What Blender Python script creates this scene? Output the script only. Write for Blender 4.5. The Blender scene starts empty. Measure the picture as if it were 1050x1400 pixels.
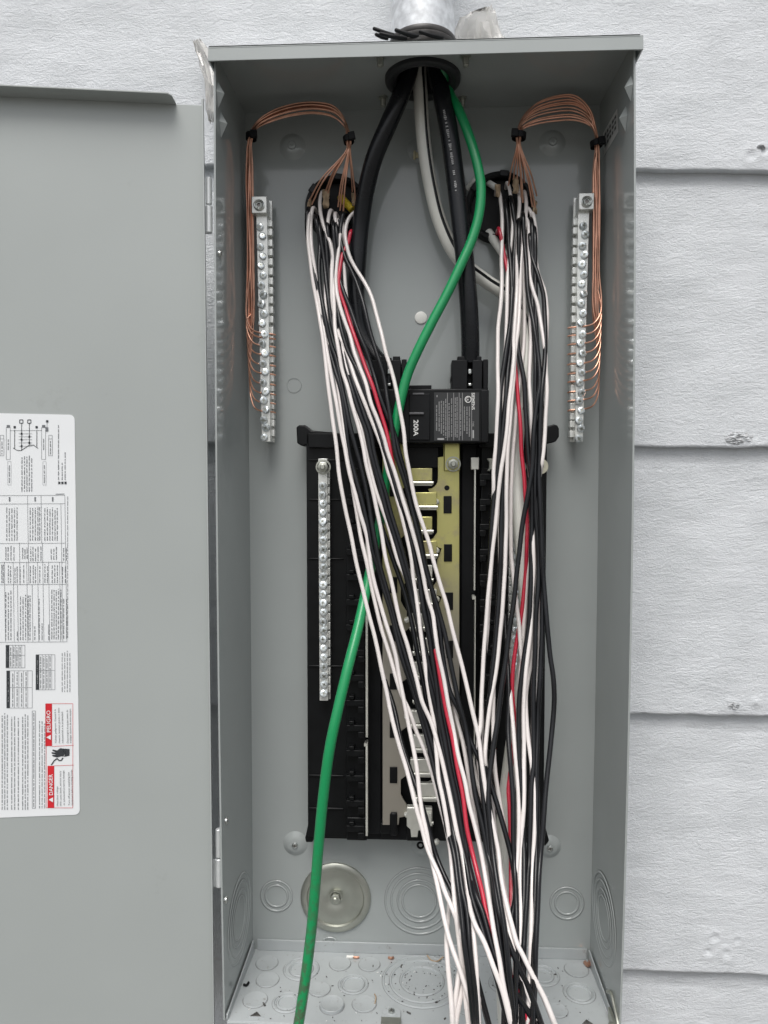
import bpy, math, random
import numpy as np
from mathutils import Vector, Matrix
random.seed(7); rng = np.random.default_rng(7)
R = math.radians
SC = bpy.context.scene
COL = SC.collection

# ---------------------------------------------------------------- camera
CAM = Vector((-0.0016, -0.7729, 0.5012)); YAW, PIT, FPX = R(2.69), R(2.31), 1017.8
FW = Vector((-math.sin(YAW)*math.cos(PIT), math.cos(YAW)*math.cos(PIT), -math.sin(PIT)))
RT = Vector((math.cos(YAW), math.sin(YAW), 0)); UP = RT.cross(FW)
cam = bpy.data.cameras.new('camera'); co = bpy.data.objects.new('camera', cam); COL.objects.link(co)
M3 = Matrix((RT, UP, -FW)).transposed()
co.matrix_world = Matrix.Translation(CAM) @ M3.to_4x4()
cam.sensor_fit = 'VERTICAL'; cam.sensor_height = 36.0; cam.lens = FPX/1400*36.0
cam.clip_start = 0.02; cam.clip_end = 2000
SC.camera = co
SC.render.resolution_x = 768; SC.render.resolution_y = 1024

# ---------------------------------------------------------------- overcast sky and soft sun
w = bpy.data.worlds.new("World"); SC.world = w; w.use_nodes = True
nt = w.node_tree; nt.nodes.clear()
sky = nt.nodes.new('ShaderNodeTexSky'); sky.sky_type = 'NISHITA'; sky.sun_disc = False
sky.sun_elevation = R(60); sky.sun_rotation = R(190); sky.dust_density = 4.0; sky.air_density = 1.0; sky.ozone_density = 1.0
hs = nt.nodes.new('ShaderNodeHueSaturation'); hs.inputs['Saturation'].default_value = 0.28
bg = nt.nodes.new('ShaderNodeBackground'); bg.inputs['Strength'].default_value = 0.105
wo = nt.nodes.new('ShaderNodeOutputWorld')
nt.links.new(sky.outputs[0], hs.inputs['Color']); nt.links.new(hs.outputs[0], bg.inputs[0]); nt.links.new(bg.outputs[0], wo.inputs[0])
sl = bpy.data.lights.new('sun', 'SUN'); sl.energy = 1.4; sl.angle = R(35); sl.color = (1, .98, .95)
so = bpy.data.objects.new('sun', sl); COL.objects.link(so)
sd = Vector((-math.sin(R(190))*-1*math.cos(R(60)), math.cos(R(190))*math.cos(R(60)), math.sin(R(60))))
so.rotation_euler = sd.to_track_quat('Z', 'Y').to_euler()
SC.view_settings.view_transform = 'Standard'; SC.view_settings.look = 'None'
SC.view_settings.gamma = 1; SC.view_settings.exposure = 0.55

# ---------------------------------------------------------------- helpers
W2, D, H = 0.181, 0.1062, 0.8803           # box inner half width, depth, height
def ray(px, py):
    return (FW*FPX + RT*(px-525) + UP*(700-py)).normalized()
def hit(px, py, p0, n):
    d = ray(px, py); return CAM + d*((Vector(p0)-CAM).dot(n)/d.dot(n))
NY, NZ, NX = Vector((0, 1, 0)), Vector((0, 0, 1)), Vector((1, 0, 0))
def P(px, py, y): return hit(px, py, (0, y, 0), NY)
def PZ(px, py, z=0.0): return hit(px, py, (0, 0, z), NZ)
def PX(px, py, x): return hit(px, py, (x, 0, 0), NX)
def mpp(p): return (Vector(p)-CAM).dot(FW)/FPX      # metres per photo pixel there

class MB:
    def __init__(s): s.v = []; s.f = []; s.m = []; s.sm = []
    def add(s, vs, fs, mi=0, smooth=False):
        o = len(s.v); s.v += [tuple(v) for v in vs]
        for f in fs: s.f.append([o+i for i in f]); s.m.append(mi); s.sm.append(smooth)
    def quad(s, a, b, c, d, mi=0): s.add([a, b, c, d], [(0, 1, 2, 3)], mi)
    def hexa(s, p, mi=0):   # p: 4 front, 4 back (same order)
        s.add(p, [(0, 1, 2, 3), (7, 6, 5, 4), (0, 4, 5, 1), (1, 5, 6, 2), (2, 6, 7, 3), (3, 7, 4, 0)], mi)
    def box(s, x0, x1, y0, y1, z0, z1, mi=0):
        s.hexa([(x0, y0, z0), (x1, y0, z0), (x1, y0, z1), (x0, y0, z1), (x0, y1, z0), (x1, y1, z0), (x1, y1, z1), (x0, y1, z1)], mi)
    def obox(s, c, ax, ay, az, mi=0):   # centre and half-axis vectors
        c, ax, ay, az = map(Vector, (c, ax, ay, az))
        s.hexa([c-ax-ay-az, c+ax-ay-az, c+ax-ay+az, c-ax-ay+az, c-ax+ay-az, c+ax+ay-az, c+ax+ay+az, c-ax+ay+az], mi)
    def pbox(s, x0, y0, x1, y1, yf, yb, mi=0):  # photo rectangle on depth yf, straight back to yb
        a = P((x0+x1)/2-(x1-x0)/2, y1, yf); c = P(x1, y0, yf)
        s.box(a.x, c.x, yf, yb, a.z, c.z, mi)
    def poly(s, pts, back, mi=0):      # polygon extruded by vector back
        n = len(pts); back = Vector(back); pts = [Vector(p) for p in pts]
        s.add(pts + [p+back for p in pts], [tuple(range(n)), tuple(range(2*n-1, n-1, -1))] + [(i, i+n, (i+1) % n+n, (i+1) % n) for i in range(n)], mi)
    def tube(s, pts, r, n=10, mi=0, cap=True):
        pts = [Vector(p) for p in pts]; N = len(pts)
        rs = r if hasattr(r, '__len__') else [r]*N
        up = None; vs = []
        for i, p in enumerate(pts):
            t = (pts[min(i+1, N-1)]-pts[max(i-1, 0)]).normalized()
            if up is None:
                up = t.orthogonal().normalized()
            up = (up - t*up.dot(t)).normalized(); b = t.cross(up)
            for k in range(n):
                a = 2*math.pi*k/n; vs.append(p + (up*math.cos(a)+b*math.sin(a))*rs[i])
        fs = [(i*n+k, i*n+(k+1) % n, (i+1)*n+(k+1) % n, (i+1)*n+k) for i in range(N-1) for k in range(n)]
        s.add(vs, fs, mi, True)
        if cap: s.add([vs[k] for k in range(n)], [tuple(range(n-1, -1, -1))], mi); s.add([vs[(N-1)*n+k] for k in range(n)], [tuple(range(n))], mi)
    def lathe(s, o, ax, prof, n=32, mi=0, smooth=True):   # prof: (radius, height along ax)
        o = Vector(o); ax = Vector(ax).normalized(); u = ax.orthogonal().normalized(); v = ax.cross(u); vs = []
        for r, h in prof:
            for k in range(n):
                a = 2*math.pi*k/n; vs.append(o + ax*h + (u*math.cos(a)+v*math.sin(a))*max(r, 1e-6))
        s.add(vs, [(i*n+k, i*n+(k+1) % n, (i+1)*n+(k+1) % n, (i+1)*n+k) for i in range(len(prof)-1) for k in range(n)], mi, smooth)
    def mesh(s, name, mats):
        me = bpy.data.meshes.new(name); me.from_pydata(s.v, [], s.f)
        for m in (mats if isinstance(mats, (list, tuple)) else [mats]): me.materials.append(m)
        me.polygons.foreach_set('material_index', s.m); me.polygons.foreach_set('use_smooth', s.sm); me.update(); me.set_sharp_from_angle(angle=R(38))
        return me
    def build(s, name, mats, parent=None, bevel=0):
        o = bpy.data.objects.new(name, s.mesh(name, mats)); return link(o, parent, bevel)
def link(o, parent=None, bevel=0):
    COL.objects.link(o)
    if parent: o.parent = parent
    if bevel:
        b = o.modifiers.new('bevel', 'BEVEL'); b.width = bevel; b.segments = 2; b.limit_method = 'ANGLE'; b.angle_limit = R(40)
    return o
def tag(o, label, cat, group=None):
    o['label'] = label; o['category'] = cat
    if group: o['group'] = group
    return o
def thing(name, label, cat, group=None):
    o = bpy.data.objects.new(name, None); o.empty_display_size = .02; COL.objects.link(o); return tag(o, label, cat, group)
def spline(pts, n=8):
    p = [Vector(q) for q in pts]; p = [p[0]*2-p[1]] + p + [p[-1]*2-p[-2]]; out = []
    for i in range(1, len(p)-2):
        a, b, c, d = p[i-1:i+3]
        t0 = 0; t1 = t0+max((b-a).length, 1e-6)**.5; t2 = t1+max((c-b).length, 1e-6)**.5; t3 = t2+max((d-c).length, 1e-6)**.5
        for k in range(n):
            t = t1+(t2-t1)*k/n
            A1 = a*((t1-t)/(t1-t0))+b*((t-t0)/(t1-t0)); A2 = b*((t2-t)/(t2-t1))+c*((t-t1)/(t2-t1)); A3 = c*((t3-t)/(t3-t2))+d*((t-t2)/(t3-t2))
            B1 = A1*((t2-t)/(t2-t0))+A2*((t-t0)/(t2-t0)); B2 = A2*((t3-t)/(t3-t1))+A3*((t-t1)/(t3-t1))
            out.append(B1*((t2-t)/(t2-t1))+B2*((t-t1)/(t2-t1)))
    return out + [p[-2]]
def text(mb, s, org, ux, uy, size, width=None, mi=0, bold=0, lift=0.0):
    c = bpy.data.curves.new('t', 'FONT'); c.body = s; c.size = 1; c.offset = bold; c.resolution_u = 3
    o = bpy.data.objects.new('t', c); COL.objects.link(o); bpy.context.view_layer.update()
    me = bpy.data.meshes.new_from_object(o.evaluated_get(bpy.context.evaluated_depsgraph_get()))
    if len(me.vertices):
        xs = [v.co.x for v in me.vertices]; x0, x1 = min(xs), max(xs)
        k = (width/(x1-x0)) if width else size
        ux, uy = Vector(ux).normalized(), Vector(uy).normalized(); nn = ux.cross(uy)
        mb.add([Vector(org)+ux*((v.co.x-x0)*k)+uy*(v.co.y*size)+nn*lift for v in me.vertices], [tuple(p.vertices) for p in me.polygons], mi)
    bpy.data.objects.remove(o); bpy.data.meshes.remove(me); bpy.data.curves.remove(c)

# ---------------------------------------------------------------- materials
def mat(name, col, rough=.5, metal=0.0, spec=.5, var=0.06, vs=30, bump=0.0, bs=400, dirt=None, coat=0, aniso=None):
    m = bpy.data.materials.new(name); m.use_nodes = True; t = m.node_tree; b = t.nodes['Principled BSDF']
    b.inputs['Metallic'].default_value = metal; b.inputs['Specular IOR Level'].default_value = spec
    b.inputs['Coat Weight'].default_value = coat; b.inputs['Coat Roughness'].default_value = .12
    tc = t.nodes.new('ShaderNodeTexCoord'); n = t.nodes.new('ShaderNodeTexNoise'); n.inputs['Scale'].default_value = vs; n.inputs['Detail'].default_value = 6
    src = tc.outputs['Object']
    if aniso:
        mp = t.nodes.new('ShaderNodeMapping'); mp.inputs['Scale'].default_value = aniso; t.links.new(src, mp.inputs['Vector']); src = mp.outputs[0]
    t.links.new(src, n.inputs['Vector'])
    r = t.nodes.new('ShaderNodeValToRGB'); c = Vector(col)
    r.color_ramp.elements[0].position = .3; r.color_ramp.elements[1].position = .7
    r.color_ramp.elements[0].color = (*[max(0, x*(1-var)) for x in c], 1); r.color_ramp.elements[1].color = (*[min(1, x*(1+var)) for x in c], 1)
    t.links.new(n.outputs['Fac'], r.inputs['Fac']); out = r.outputs[0]
    if dirt:   # (colour, scale, threshold, strength)
        n2 = t.nodes.new('ShaderNodeTexNoise'); n2.inputs['Scale'].default_value = dirt[1]; n2.inputs['Detail'].default_value = 8; n2.inputs['Roughness'].default_value = .7
        t.links.new(tc.outputs['Object'], n2.inputs['Vector'])
        mr = t.nodes.new('ShaderNodeMapRange'); mr.inputs['From Min'].default_value = dirt[2]; mr.inputs['From Max'].default_value = dirt[2]+.08; mr.inputs['To Max'].default_value = dirt[3]
        t.links.new(n2.outputs['Fac'], mr.inputs['Value']); mx = t.nodes.new('ShaderNodeMix'); mx.data_type = 'RGBA'
        t.links.new(mr.outputs[0], mx.inputs['Factor']); t.links.new(out, mx.inputs['A']); mx.inputs['B'].default_value = (*dirt[0], 1); out = mx.outputs['Result']
    t.links.new(out, b.inputs['Base Color'])
    rr = t.nodes.new('ShaderNodeMapRange'); rr.inputs['To Min'].default_value = max(.02, rough-.05); rr.inputs['To Max'].default_value = min(1, rough+.06)
    t.links.new(n.outputs['Fac'], rr.inputs['Value']); t.links.new(rr.outputs[0], b.inputs['Roughness'])
    if bump:
        n3 = t.nodes.new('ShaderNodeTexNoise'); n3.inputs['Scale'].default_value = bs; n3.inputs['Detail'].default_value = 3
        t.links.new(src, n3.inputs['Vector']); bp = t.nodes.new('ShaderNodeBump'); bp.inputs['Strength'].default_value = 1; bp.inputs['Distance'].default_value = bump
        t.links.new(n3.outputs['Fac'], bp.inputs['Height']); t.links.new(bp.outputs[0], b.inputs['Normal'])
    return m
GREY = mat('grey_enamel', (.34, .365, .36), .10, var=.03, vs=12, bump=.000015, bs=500, dirt=((.25, .25, .24), 60, .68, .35))
FLOORM = mat('grey_enamel_lit_dusty', (.385, .41, .415), .40, var=.05, vs=25, bump=.00008, bs=600, dirt=((.20, .19, .175), 170, .60, .6))  # lightened box grey stands for stronger light on the floor; flecks are dirt
DOORM = mat('grey_enamel_door', (.37, .395, .385), .36, var=.025, vs=8, bump=.00004, bs=450, dirt=((.29, .30, .29), 18, .64, .4))
ZINC = mat('zinc_plate', (.62, .64, .62), .28, 1, var=.12, vs=60)
HINGEM = mat('bright_plated_steel', (.72, .74, .74), .35, .3, var=.08, vs=60)
ZINCD = mat('zinc_dull', (.44, .45, .40), .42, .9, var=.14, vs=35, bump=.00005, bs=300)
ALU = mat('tinned_aluminium', (.74, .75, .72), .26, .45, var=.06, vs=80)
SCREWM = mat('blue_zinc', (.74, .79, .81), .2, .6, var=.12, vs=120)
BRASS = mat('yellow_chromate', (.58, .55, .22), .30, .75, var=.16, vs=22, aniso=(1, 1, .35), bump=.00003, bs=500, dirt=((.42, .36, .27), 12, .52, .6))
TIN = mat('tin_plate', (.72, .72, .66), .25, .5, var=.12, vs=60)
COPPER = mat('bare_copper', (.68, .38, .27), .32, .9, var=.18, vs=90)
BLK = mat('black_plastic', (.005, .0055, .006), .36, spec=.22, var=.2, vs=60, bump=.00004, bs=700)
BLK2 = mat('black_plastic_matt', (.006, .0066, .0075), .5, spec=.2, var=.25, vs=40, bump=.00006, bs=900)
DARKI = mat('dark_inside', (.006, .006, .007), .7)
STEELD = mat('dark_thread_steel', (.20, .19, .18), .38, .9, var=.3, vs=90)
HUBM = mat('dark_hub_thread', (.055, .052, .05), .42, .2, var=.4, vs=90)
CONDM = mat('galvanised_conduit', (.66, .68, .70), .42, .25, var=.25, vs=120, bump=.0001, bs=500, dirt=((.35, .36, .36), 220, .62, .6))
def wire_mat(name, c, rough=.27, **k): return mat(name, c, rough, var=k.pop('var', .05), vs=20, bump=k.pop('bump', .00005), bs=k.pop('bs', 900), coat=.25*(k.get('spec', .5) > .4), **k)
WHITEW = wire_mat('white_wire_jacket', (.70, .655, .632), dirt=((.60, .56, .52), 45, .68, .4))
BLACKW = wire_mat('black_wire_jacket', (.007, .0076, .009), .25, spec=.36, var=.3, bump=.00006)
REDW = wire_mat('red_wire_jacket', (.46, .02, .045))
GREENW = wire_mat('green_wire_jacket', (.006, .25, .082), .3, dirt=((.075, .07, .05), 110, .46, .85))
CREAMW = wire_mat('grey_white_feeder_jacket', (.64, .64, .59), .35)
BLACKF = wire_mat('black_feeder_jacket', (.008, .009, .011), .27, spec=.35, var=.3, bump=.00008, bs=400)
PAPER = mat('kraft_paper', (.36, .27, .18), .8, spec=.2, var=.25, vs=120)
YELLOW = mat('yellow_jacket', (.55, .42, .03), .4)
WHITEP = mat('white_plastic', (.74, .74, .70), .4)
LABELW = mat('label_white', (.80, .82, .83), .35, var=.015, vs=10)
INK = mat('label_ink', (.035, .04, .045), .5)
INKG = mat('label_grey_ink', (.16, .17, .18), .5)
REDINK = mat('label_red_ink', (.62, .02, .03), .45)
PRINTW = mat('white_print', (.72, .72, .70), .5)
PRINTG = mat('grey_print', (.33, .33, .33), .5)
PLATE = mat('breaker_label_plate', (.022, .023, .024), .45)
FILM = mat('plastic_film', (.78, .76, .72), .3, var=.08, vs=60)
bf = FILM.node_tree.nodes['Principled BSDF']; bf.inputs['Transmission Weight'].default_value = .3; bf.inputs['Alpha'].default_value = .5
DIRTM = mat('dark_crumbs', (.075, .072, .068), .8, var=.5, vs=300)

bt = BRASS.node_tree; bb = bt.nodes['Principled BSDF']; pc = bb.inputs['Base Color'].links[0].from_socket
gt = bt.nodes.new('ShaderNodeTexCoord'); sx_ = bt.nodes.new('ShaderNodeSeparateXYZ'); bt.links.new(gt.outputs['Object'], sx_.inputs[0])
gm = bt.nodes.new('ShaderNodeMapRange'); gm.inputs['From Min'].default_value = .43; gm.inputs['From Max'].default_value = .34; bt.links.new(sx_.outputs['Z'], gm.inputs['Value'])
gx = bt.nodes.new('ShaderNodeMix'); gx.data_type = 'RGBA'; bt.links.new(gm.outputs[0], gx.inputs['Factor']); bt.links.new(pc, gx.inputs['A']); gx.inputs['B'].default_value = (.50, .47, .41, 1); bt.links.new(gx.outputs['Result'], bb.inputs['Base Color'])
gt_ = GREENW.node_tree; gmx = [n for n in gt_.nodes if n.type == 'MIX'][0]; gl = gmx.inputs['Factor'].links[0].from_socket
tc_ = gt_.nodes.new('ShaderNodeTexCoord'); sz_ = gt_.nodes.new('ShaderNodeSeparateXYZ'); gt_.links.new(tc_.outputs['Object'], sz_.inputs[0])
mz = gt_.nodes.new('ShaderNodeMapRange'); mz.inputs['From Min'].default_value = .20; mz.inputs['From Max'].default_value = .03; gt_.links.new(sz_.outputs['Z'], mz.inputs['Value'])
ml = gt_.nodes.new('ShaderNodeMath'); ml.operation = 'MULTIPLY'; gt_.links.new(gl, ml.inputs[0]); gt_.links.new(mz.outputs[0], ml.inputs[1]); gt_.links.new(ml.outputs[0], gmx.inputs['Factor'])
# ---------------------------------------------------------------- siding wall
def siding_material():
    m = bpy.data.materials.new('painted_cedar_grain'); m.use_nodes = True; t = m.node_tree; b = t.nodes['Principled BSDF']
    b.inputs['Roughness'].default_value = .55; b.inputs['Specular IOR Level'].default_value = .35
    tc = t.nodes.new('ShaderNodeTexCoord')
    def noise(sx, sz, det, rough=.55, dist=0.0):
        mp = t.nodes.new('ShaderNodeMapping'); mp.inputs['Scale'].default_value = (sx, 20, sz); t.links.new(tc.outputs['Object'], mp.inputs[0])
        n = t.nodes.new('ShaderNodeTexNoise'); n.inputs['Scale'].default_value = 1; n.inputs['Detail'].default_value = det; n.inputs['Roughness'].default_value = rough; n.inputs['Distortion'].default_value = dist
        t.links.new(mp.outputs[0], n.inputs[0]); return n.outputs['Fac']
    def mth(op, a, bb):
        x = t.nodes.new('ShaderNodeMath'); x.operation = op
        for i, q in enumerate((a, bb)):
            if isinstance(q, (int, float)): x.inputs[i].default_value = q
            else: t.links.new(q, x.inputs[i])
        return x.outputs[0]
    g1 = noise(75, 210, 6, .62, 1.4); g2 = noise(260, 420, 4, .65, 1.6); g3 = noise(9, 60, 3, .5, .4)
    h = mth('ADD', mth('MULTIPLY', g1, .68), mth('ADD', mth('MULTIPLY', g2, .6), mth('MULTIPLY', g3, .22)))
    bp = t.nodes.new('ShaderNodeBump'); bp.inputs['Strength'].default_value = 1; bp.inputs['Distance'].default_value = .0016
    t.links.new(h, bp.inputs['Height']); t.links.new(bp.outputs[0], b.inputs['Normal'])
    r = t.nodes.new('ShaderNodeValToRGB'); r.color_ramp.elements[0].position = .35; r.color_ramp.elements[1].position = .6
    r.color_ramp.elements[0].color = (.60, .622, .642, 1); r.color_ramp.elements[1].color = (.68, .702, .725, 1)
    t.links.new(noise(14, 30, 6), r.inputs[0])
    # dark specks where bare fibre shows
    v = noise(150, 260, 6, .75); mr = t.nodes.new('ShaderNodeMapRange'); mr.inputs['From Min'].default_value = .73; mr.inputs['From Max'].default_value = .78; mr.inputs['To Max'].default_value = .7
    t.links.new(v, mr.inputs[0]); mx = t.nodes.new('ShaderNodeMix'); mx.data_type = 'RGBA'; t.links.new(mr.outputs[0], mx.inputs['Factor']); t.links.new(r.outputs[0], mx.inputs['A']); mx.inputs['B'].default_value = (.16, .155, .15, 1)
    t.links.new(mx.outputs['Result'], b.inputs['Base Color'])
    return m
SIDING = siding_material()
FIBRE = mat('weathered_fibre', (.46, .47, .48), .8, spec=.2, var=.3, vs=260, bump=.0006, bs=420)
gd = MB(); gd.quad((-60, -60, -.74), (60, -60, -.74), (60, 60, -.74), (-60, 60, -.74))  # unseen ground sheet, added to bounce light up under the hood
gdo = gd.build('ground', mat('bounce_ground', (.15, .145, .135), .9, spec=.2, var=.3, vs=30, bump=.004, bs=90)); gdo['kind'] = 'structure'
wall = thing('siding_wall', 'white painted lap siding with raised wood grain behind the electrical panel', 'wall')
YB, YT = .0035, .0125
laps = [P(867, y1, YB).z for y1 in (232, 610.5, 976, 1328)]
tilt = [(P(1050, b, YB).z - P(867, a, YB).z)/(P(1050, b, YB).x-P(867, a, YB).x) for a, b in ((232, 238), (610.5, 613), (976, 980), (1328, 1333))]
edges = [laps[0]+.29] + laps + [laps[3]-.28, laps[3]-.56, laps[3]-.84]; tilts = [tilt[0]*.6] + tilt + [tilt[3]]*3
tilts = [q*.6 for q in tilts]
XR = P(867, 600, YB).x
KLINE = None
KN = [(1010, 598, 13, 6), (1038, 606, 6, 4), (1003, 963, 10, 8), (1036, 960, 7, 5)]
DN = [(978, 1283, 5), (969, 1302, 5), (994, 1305, 5.5), (1009, 1287, 4), (1028, 212, 6), (1046, 206, 5)]
def board(i):
    z0 = edges[i]; zt = edges[i-1]+.03 if i else z0+.32
    nx, nz = 560, int((zt-z0)/.0028)
    X = np.linspace(-.8, .8, nx); Z = np.linspace(0, 1, nz)
    xx, zz = np.meshgrid(X, Z)
    h = rng.standard_normal((nz, nx)); fx = np.fft.fftfreq(nx, 1.6/nx)[None]; fz = np.fft.fftfreq(nz, (zt-z0)/nz)[:, None]
    k2 = (fx/28)**2+(fz/110)**2; filt = 1/(1+k2*4)**1.4*(((fx/4)**2+(fz/14)**2) > .25)
    h = np.fft.ifft2(np.fft.fft2(h)*filt).real; h /= h.std()
    zw = z0 + tilts[i]*(xx-XR) + zz*(zt-z0)
    ed = rng.standard_normal(nx); ed = np.convolve(ed, np.ones(9)/9, 'same')*.0011
    zw += (1-zz)**12*ed[None]
    yy = YB + (YT-YB)*zz*(zt-z0)/.31 - h*.00010
    for kx, ky, a, bz in KN:
        q = P(kx, ky, YB); d = ((xx-q.x)/(a*.00078))**2+((zw-q.z)/(bz*.00078))**2; near = np.exp(-d*.8)
        yy -= near*(.0012+np.clip(rng.standard_normal(d.shape), -1.5, 1.5)*.0013)
    for kx, ky, a in DN:
        q = P(kx, ky, YB); d = np.hypot(xx-q.x, zw-q.z)/(a*.00078); yy += .0016*np.exp(-d**2*1.2)-.0009*np.exp(-(d-1.5)**2*3)
    # a wandering groove below each lap
    g = zt-.03-.016-.003*np.sin(xx*9+i)+.0012*np.sin(xx*41+i*2); yy += .0010*np.exp(-((zw-g-tilts[i]*(xx-XR))/.0012)**2)*(i > 0)
    v = np.stack([xx, yy, zw], -1).reshape(-1, 3)
    bot = v[:nx].copy(); bot[:, 1] += .009; back = np.stack([X, np.full(nx, YT+.012), np.full(nx, zt)], -1)
    v = np.concatenate([v, bot]); n0 = nx*nz
    j, k = np.meshgrid(np.arange(nz-1), np.arange(nx-1), indexing='ij'); a = (j*nx+k).ravel()
    F = np.stack([a, a+1, a+nx+1, a+nx], -1)
    b0 = np.arange(nx-1); F = np.concatenate([F, np.stack([n0+b0, n0+b0+1, b0+1, b0], -1)])
    me = bpy.data.meshes.new('siding_board'); me.vertices.add(len(v)); me.vertices.foreach_set('co', v.ravel())
    me.loops.add(F.size); me.loops.foreach_set('vertex_index', F.ravel().astype(np.int32)); me.polygons.add(len(F))
    me.polygons.foreach_set('loop_start', np.arange(0, F.size, 4).astype(np.int32)); me.polygons.foreach_set('loop_total', np.full(len(F), 4, np.int32))
    me.update(calc_edges=True); sm = np.ones(len(F), bool); sm[-(nx-1):] = False; me.polygons.foreach_set('use_smooth', sm)
    me.materials.append(SIDING); link(bpy.data.objects.new('siding_board', me), wall)
for i in range(len(edges)): board(i)
boards = [o for o in wall.children]
def knot(px, py, a, b, bi):
    q = P(px, py, YB); k = mpp(q); N = 22; vs = []
    for i in range(N):
        for j in range(N):
            u, v = (j/(N-1)-.5)*2.2, (i/(N-1)-.5)*2.2; d = u*u+v*v; e = max(0, 1-d**1.5)
            vs.append((q.x+u*a*k, q.y+.0012-e*(.0022+random.uniform(-.0014, .0016)), q.z+v*b*k))
    m = MB(); m.add(vs, [(i*N+j, i*N+j+1, (i+1)*N+j+1, (i+1)*N+j) for i in range(N-1) for j in range(N-1) if ((j-10.5)**2+(i-10.5)**2)**.5 < 10.5], 0, True); m.build('knot', FIBRE, boards[bi])
for q_ in ((1009, 599, 23, 11, 1), (1003, 965, 10, 8, 2), (1040, 201, 7, 4, 0)): knot(*q_)
sh = MB(); sh.box(-.82, .82, .034, .044, edges[-1]-.03, edges[0]+.33); sh.build('sheathing', BLK2, wall)

# ---------------------------------------------------------------- enclosure
box = thing('electrical_enclosure', 'tall open grey metal electrical panel box mounted on the siding', 'electrical panel')
def lin(pts):
    c = np.polyfit([p[1] for p in pts], [p[0] for p in pts], 2); return lambda y: float(np.polyval(c, y))
FLe, FRe = lin([(294.8, 89.4), (302.4, 1100), (307.4, 1386)]), lin([(866.3, 79.5), (851.4, 1260), (846.9, 1397)])
BLe, BRe = lin([(335, 152), (344.8, 1100), (346, 1303)]), lin([(820, 144), (810, 1150), (806, 1312)])
def side(fe, be, sgn):
    m = MB(); NZs, NYs = 24, 6; g = []
    def xat(fn, z, y):
        px, py = None, 700
        d = Vector((sgn*W2, y, z))-CAM; zz = d.dot(FW); py = 700-FPX*d.dot(UP)/zz
        return P(fn(py), py, y).x
    T = .0016*sgn
    for i in range(NZs+1):
        z = H*i/NZs; xf, xb = xat(fe, z, -D), xat(be, z, 0)
        g.append([(xf+(xb-xf)*j/NYs, -D+D*j/NYs, z) for j in range(NYs+1)])
    n = NYs+1; vs = [p for r in g for p in r]; fs = [(i*n+j, i*n+j+1, (i+1)*n+j+1, (i+1)*n+j) for i in range(NZs) for j in range(NYs)]
    if sgn > 0: fs = [f[::-1] for f in fs]
    m.add(vs, fs, 0, True)
    vo = [(x+T, y, z) for x, y, z in vs]; m.add(vo, [f[::-1] for f in fs], 0, True)
    for i in range(NZs):   # front edge strip with a rolled return
        a, b = vs[i*n], vs[(i+1)*n]; c, d = vo[(i+1)*n], vo[i*n]
        m.add([a, b, c, d], [(3, 2, 1, 0) if sgn < 0 else (0, 1, 2, 3)])
    m.build('side_panel', GREY, box)
    return xat
xatL = side(FLe, BLe, -1); xatR = side(FRe, BRe, 1)
def XL(z, y): 
    f, b = xatL(FLe, z, -D), xatL(BLe, z, 0); return b+(f-b)*(-y/D)
def XRt(z, y):
    f, b = xatR(FRe, z, -D), xatR(BRe, z, 0); return b+(f-b)*(-y/D)
bk = MB(); bk.box(-W2-.004, W2+.004, 0, .0016, -.002, H+.001); bk.build('back_panel', GREY, box)
fl = MB()
xa, xb = XL(0, -D), XRt(0, -D)
fl.box(-.179, .177, -D-.001, 0, -.0018, 0)
fl.box(-.179, .177, -D-.0026, -D-.001, -.020, 0)           # front lip hanging down
z1 = P(450, 1287, -.0015).z
fl.box(P(352, 1290, -.001).x, P(802, 1300, -.001).x, -.0022, -.0002, 0, z1)   # upturned rear flange
for s in (-1, 1):
    X = XL if s < 0 else XRt
    fl.hexa([(X(0, -D)-s*.0028, -D, 0), (X(0, -D)-s*.0012, -D, 0), (X(0, -D)-s*.0012, -D, .0052), (X(0, -D)-s*.0028, -D, .0052),
             (X(0, -.004)-s*.0028, -.006, 0), (X(0, -.004)-s*.0012, -.006, 0), (X(0, -.004)-s*.0012, -.006, .0135), (X(0, -.004)-s*.0028, -.006, .0135)])
fl.build('floor_panel', FLOORM, box, .0005)
# ceiling with the conduit opening, and the overhanging hood
HC = PZ(578, 106, H); HR = .0325
top = MB(); nseg = 64; ci = []; cr = []
ang = sorted([2*math.pi*k/nseg for k in range(nseg)] + [math.atan2(y-HC.y, x-HC.x) % (2*math.pi) for x in (-.186, .186) for y in (-D-.008, .0015)])
for a in ang:
    c, s = math.cos(a), math.sin(a); ts = []
    if c > 1e-9: ts.append((.186-HC.x)/c)
    if c < -1e-9: ts.append((-.186-HC.x)/c)
    if s > 1e-9: ts.append((.0015-HC.y)/s)
    if s < -1e-9: ts.append((-D-.008-HC.y)/s)
    t = min(ts); ci.append((HC.x+HR*c, HC.y+HR*s, H)); cr.append((HC.x+t*c, HC.y+t*s, H))
n = len(ang)
top.add(ci+cr, [(i, (i+1) % n, n+(i+1) % n, n+i) for i in range(n)])
top.add([(x, y, z+.0016) for x, y, z in ci+cr], [(n+i, n+(i+1) % n, (i+1) % n, i) for i in range(n)])
top.build('top_panel', GREY, box)
YF = -D-.0085
a0, a1, a2, a3 = P(284, 61.5, YF), P(284, 81.5, YF), P(880, 48.8, YF), P(880, 69.2, YF)
zt = (a0.z+a2.z)/2; zb = (a1.z+a3.z)/2
hd = MB()
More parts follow.
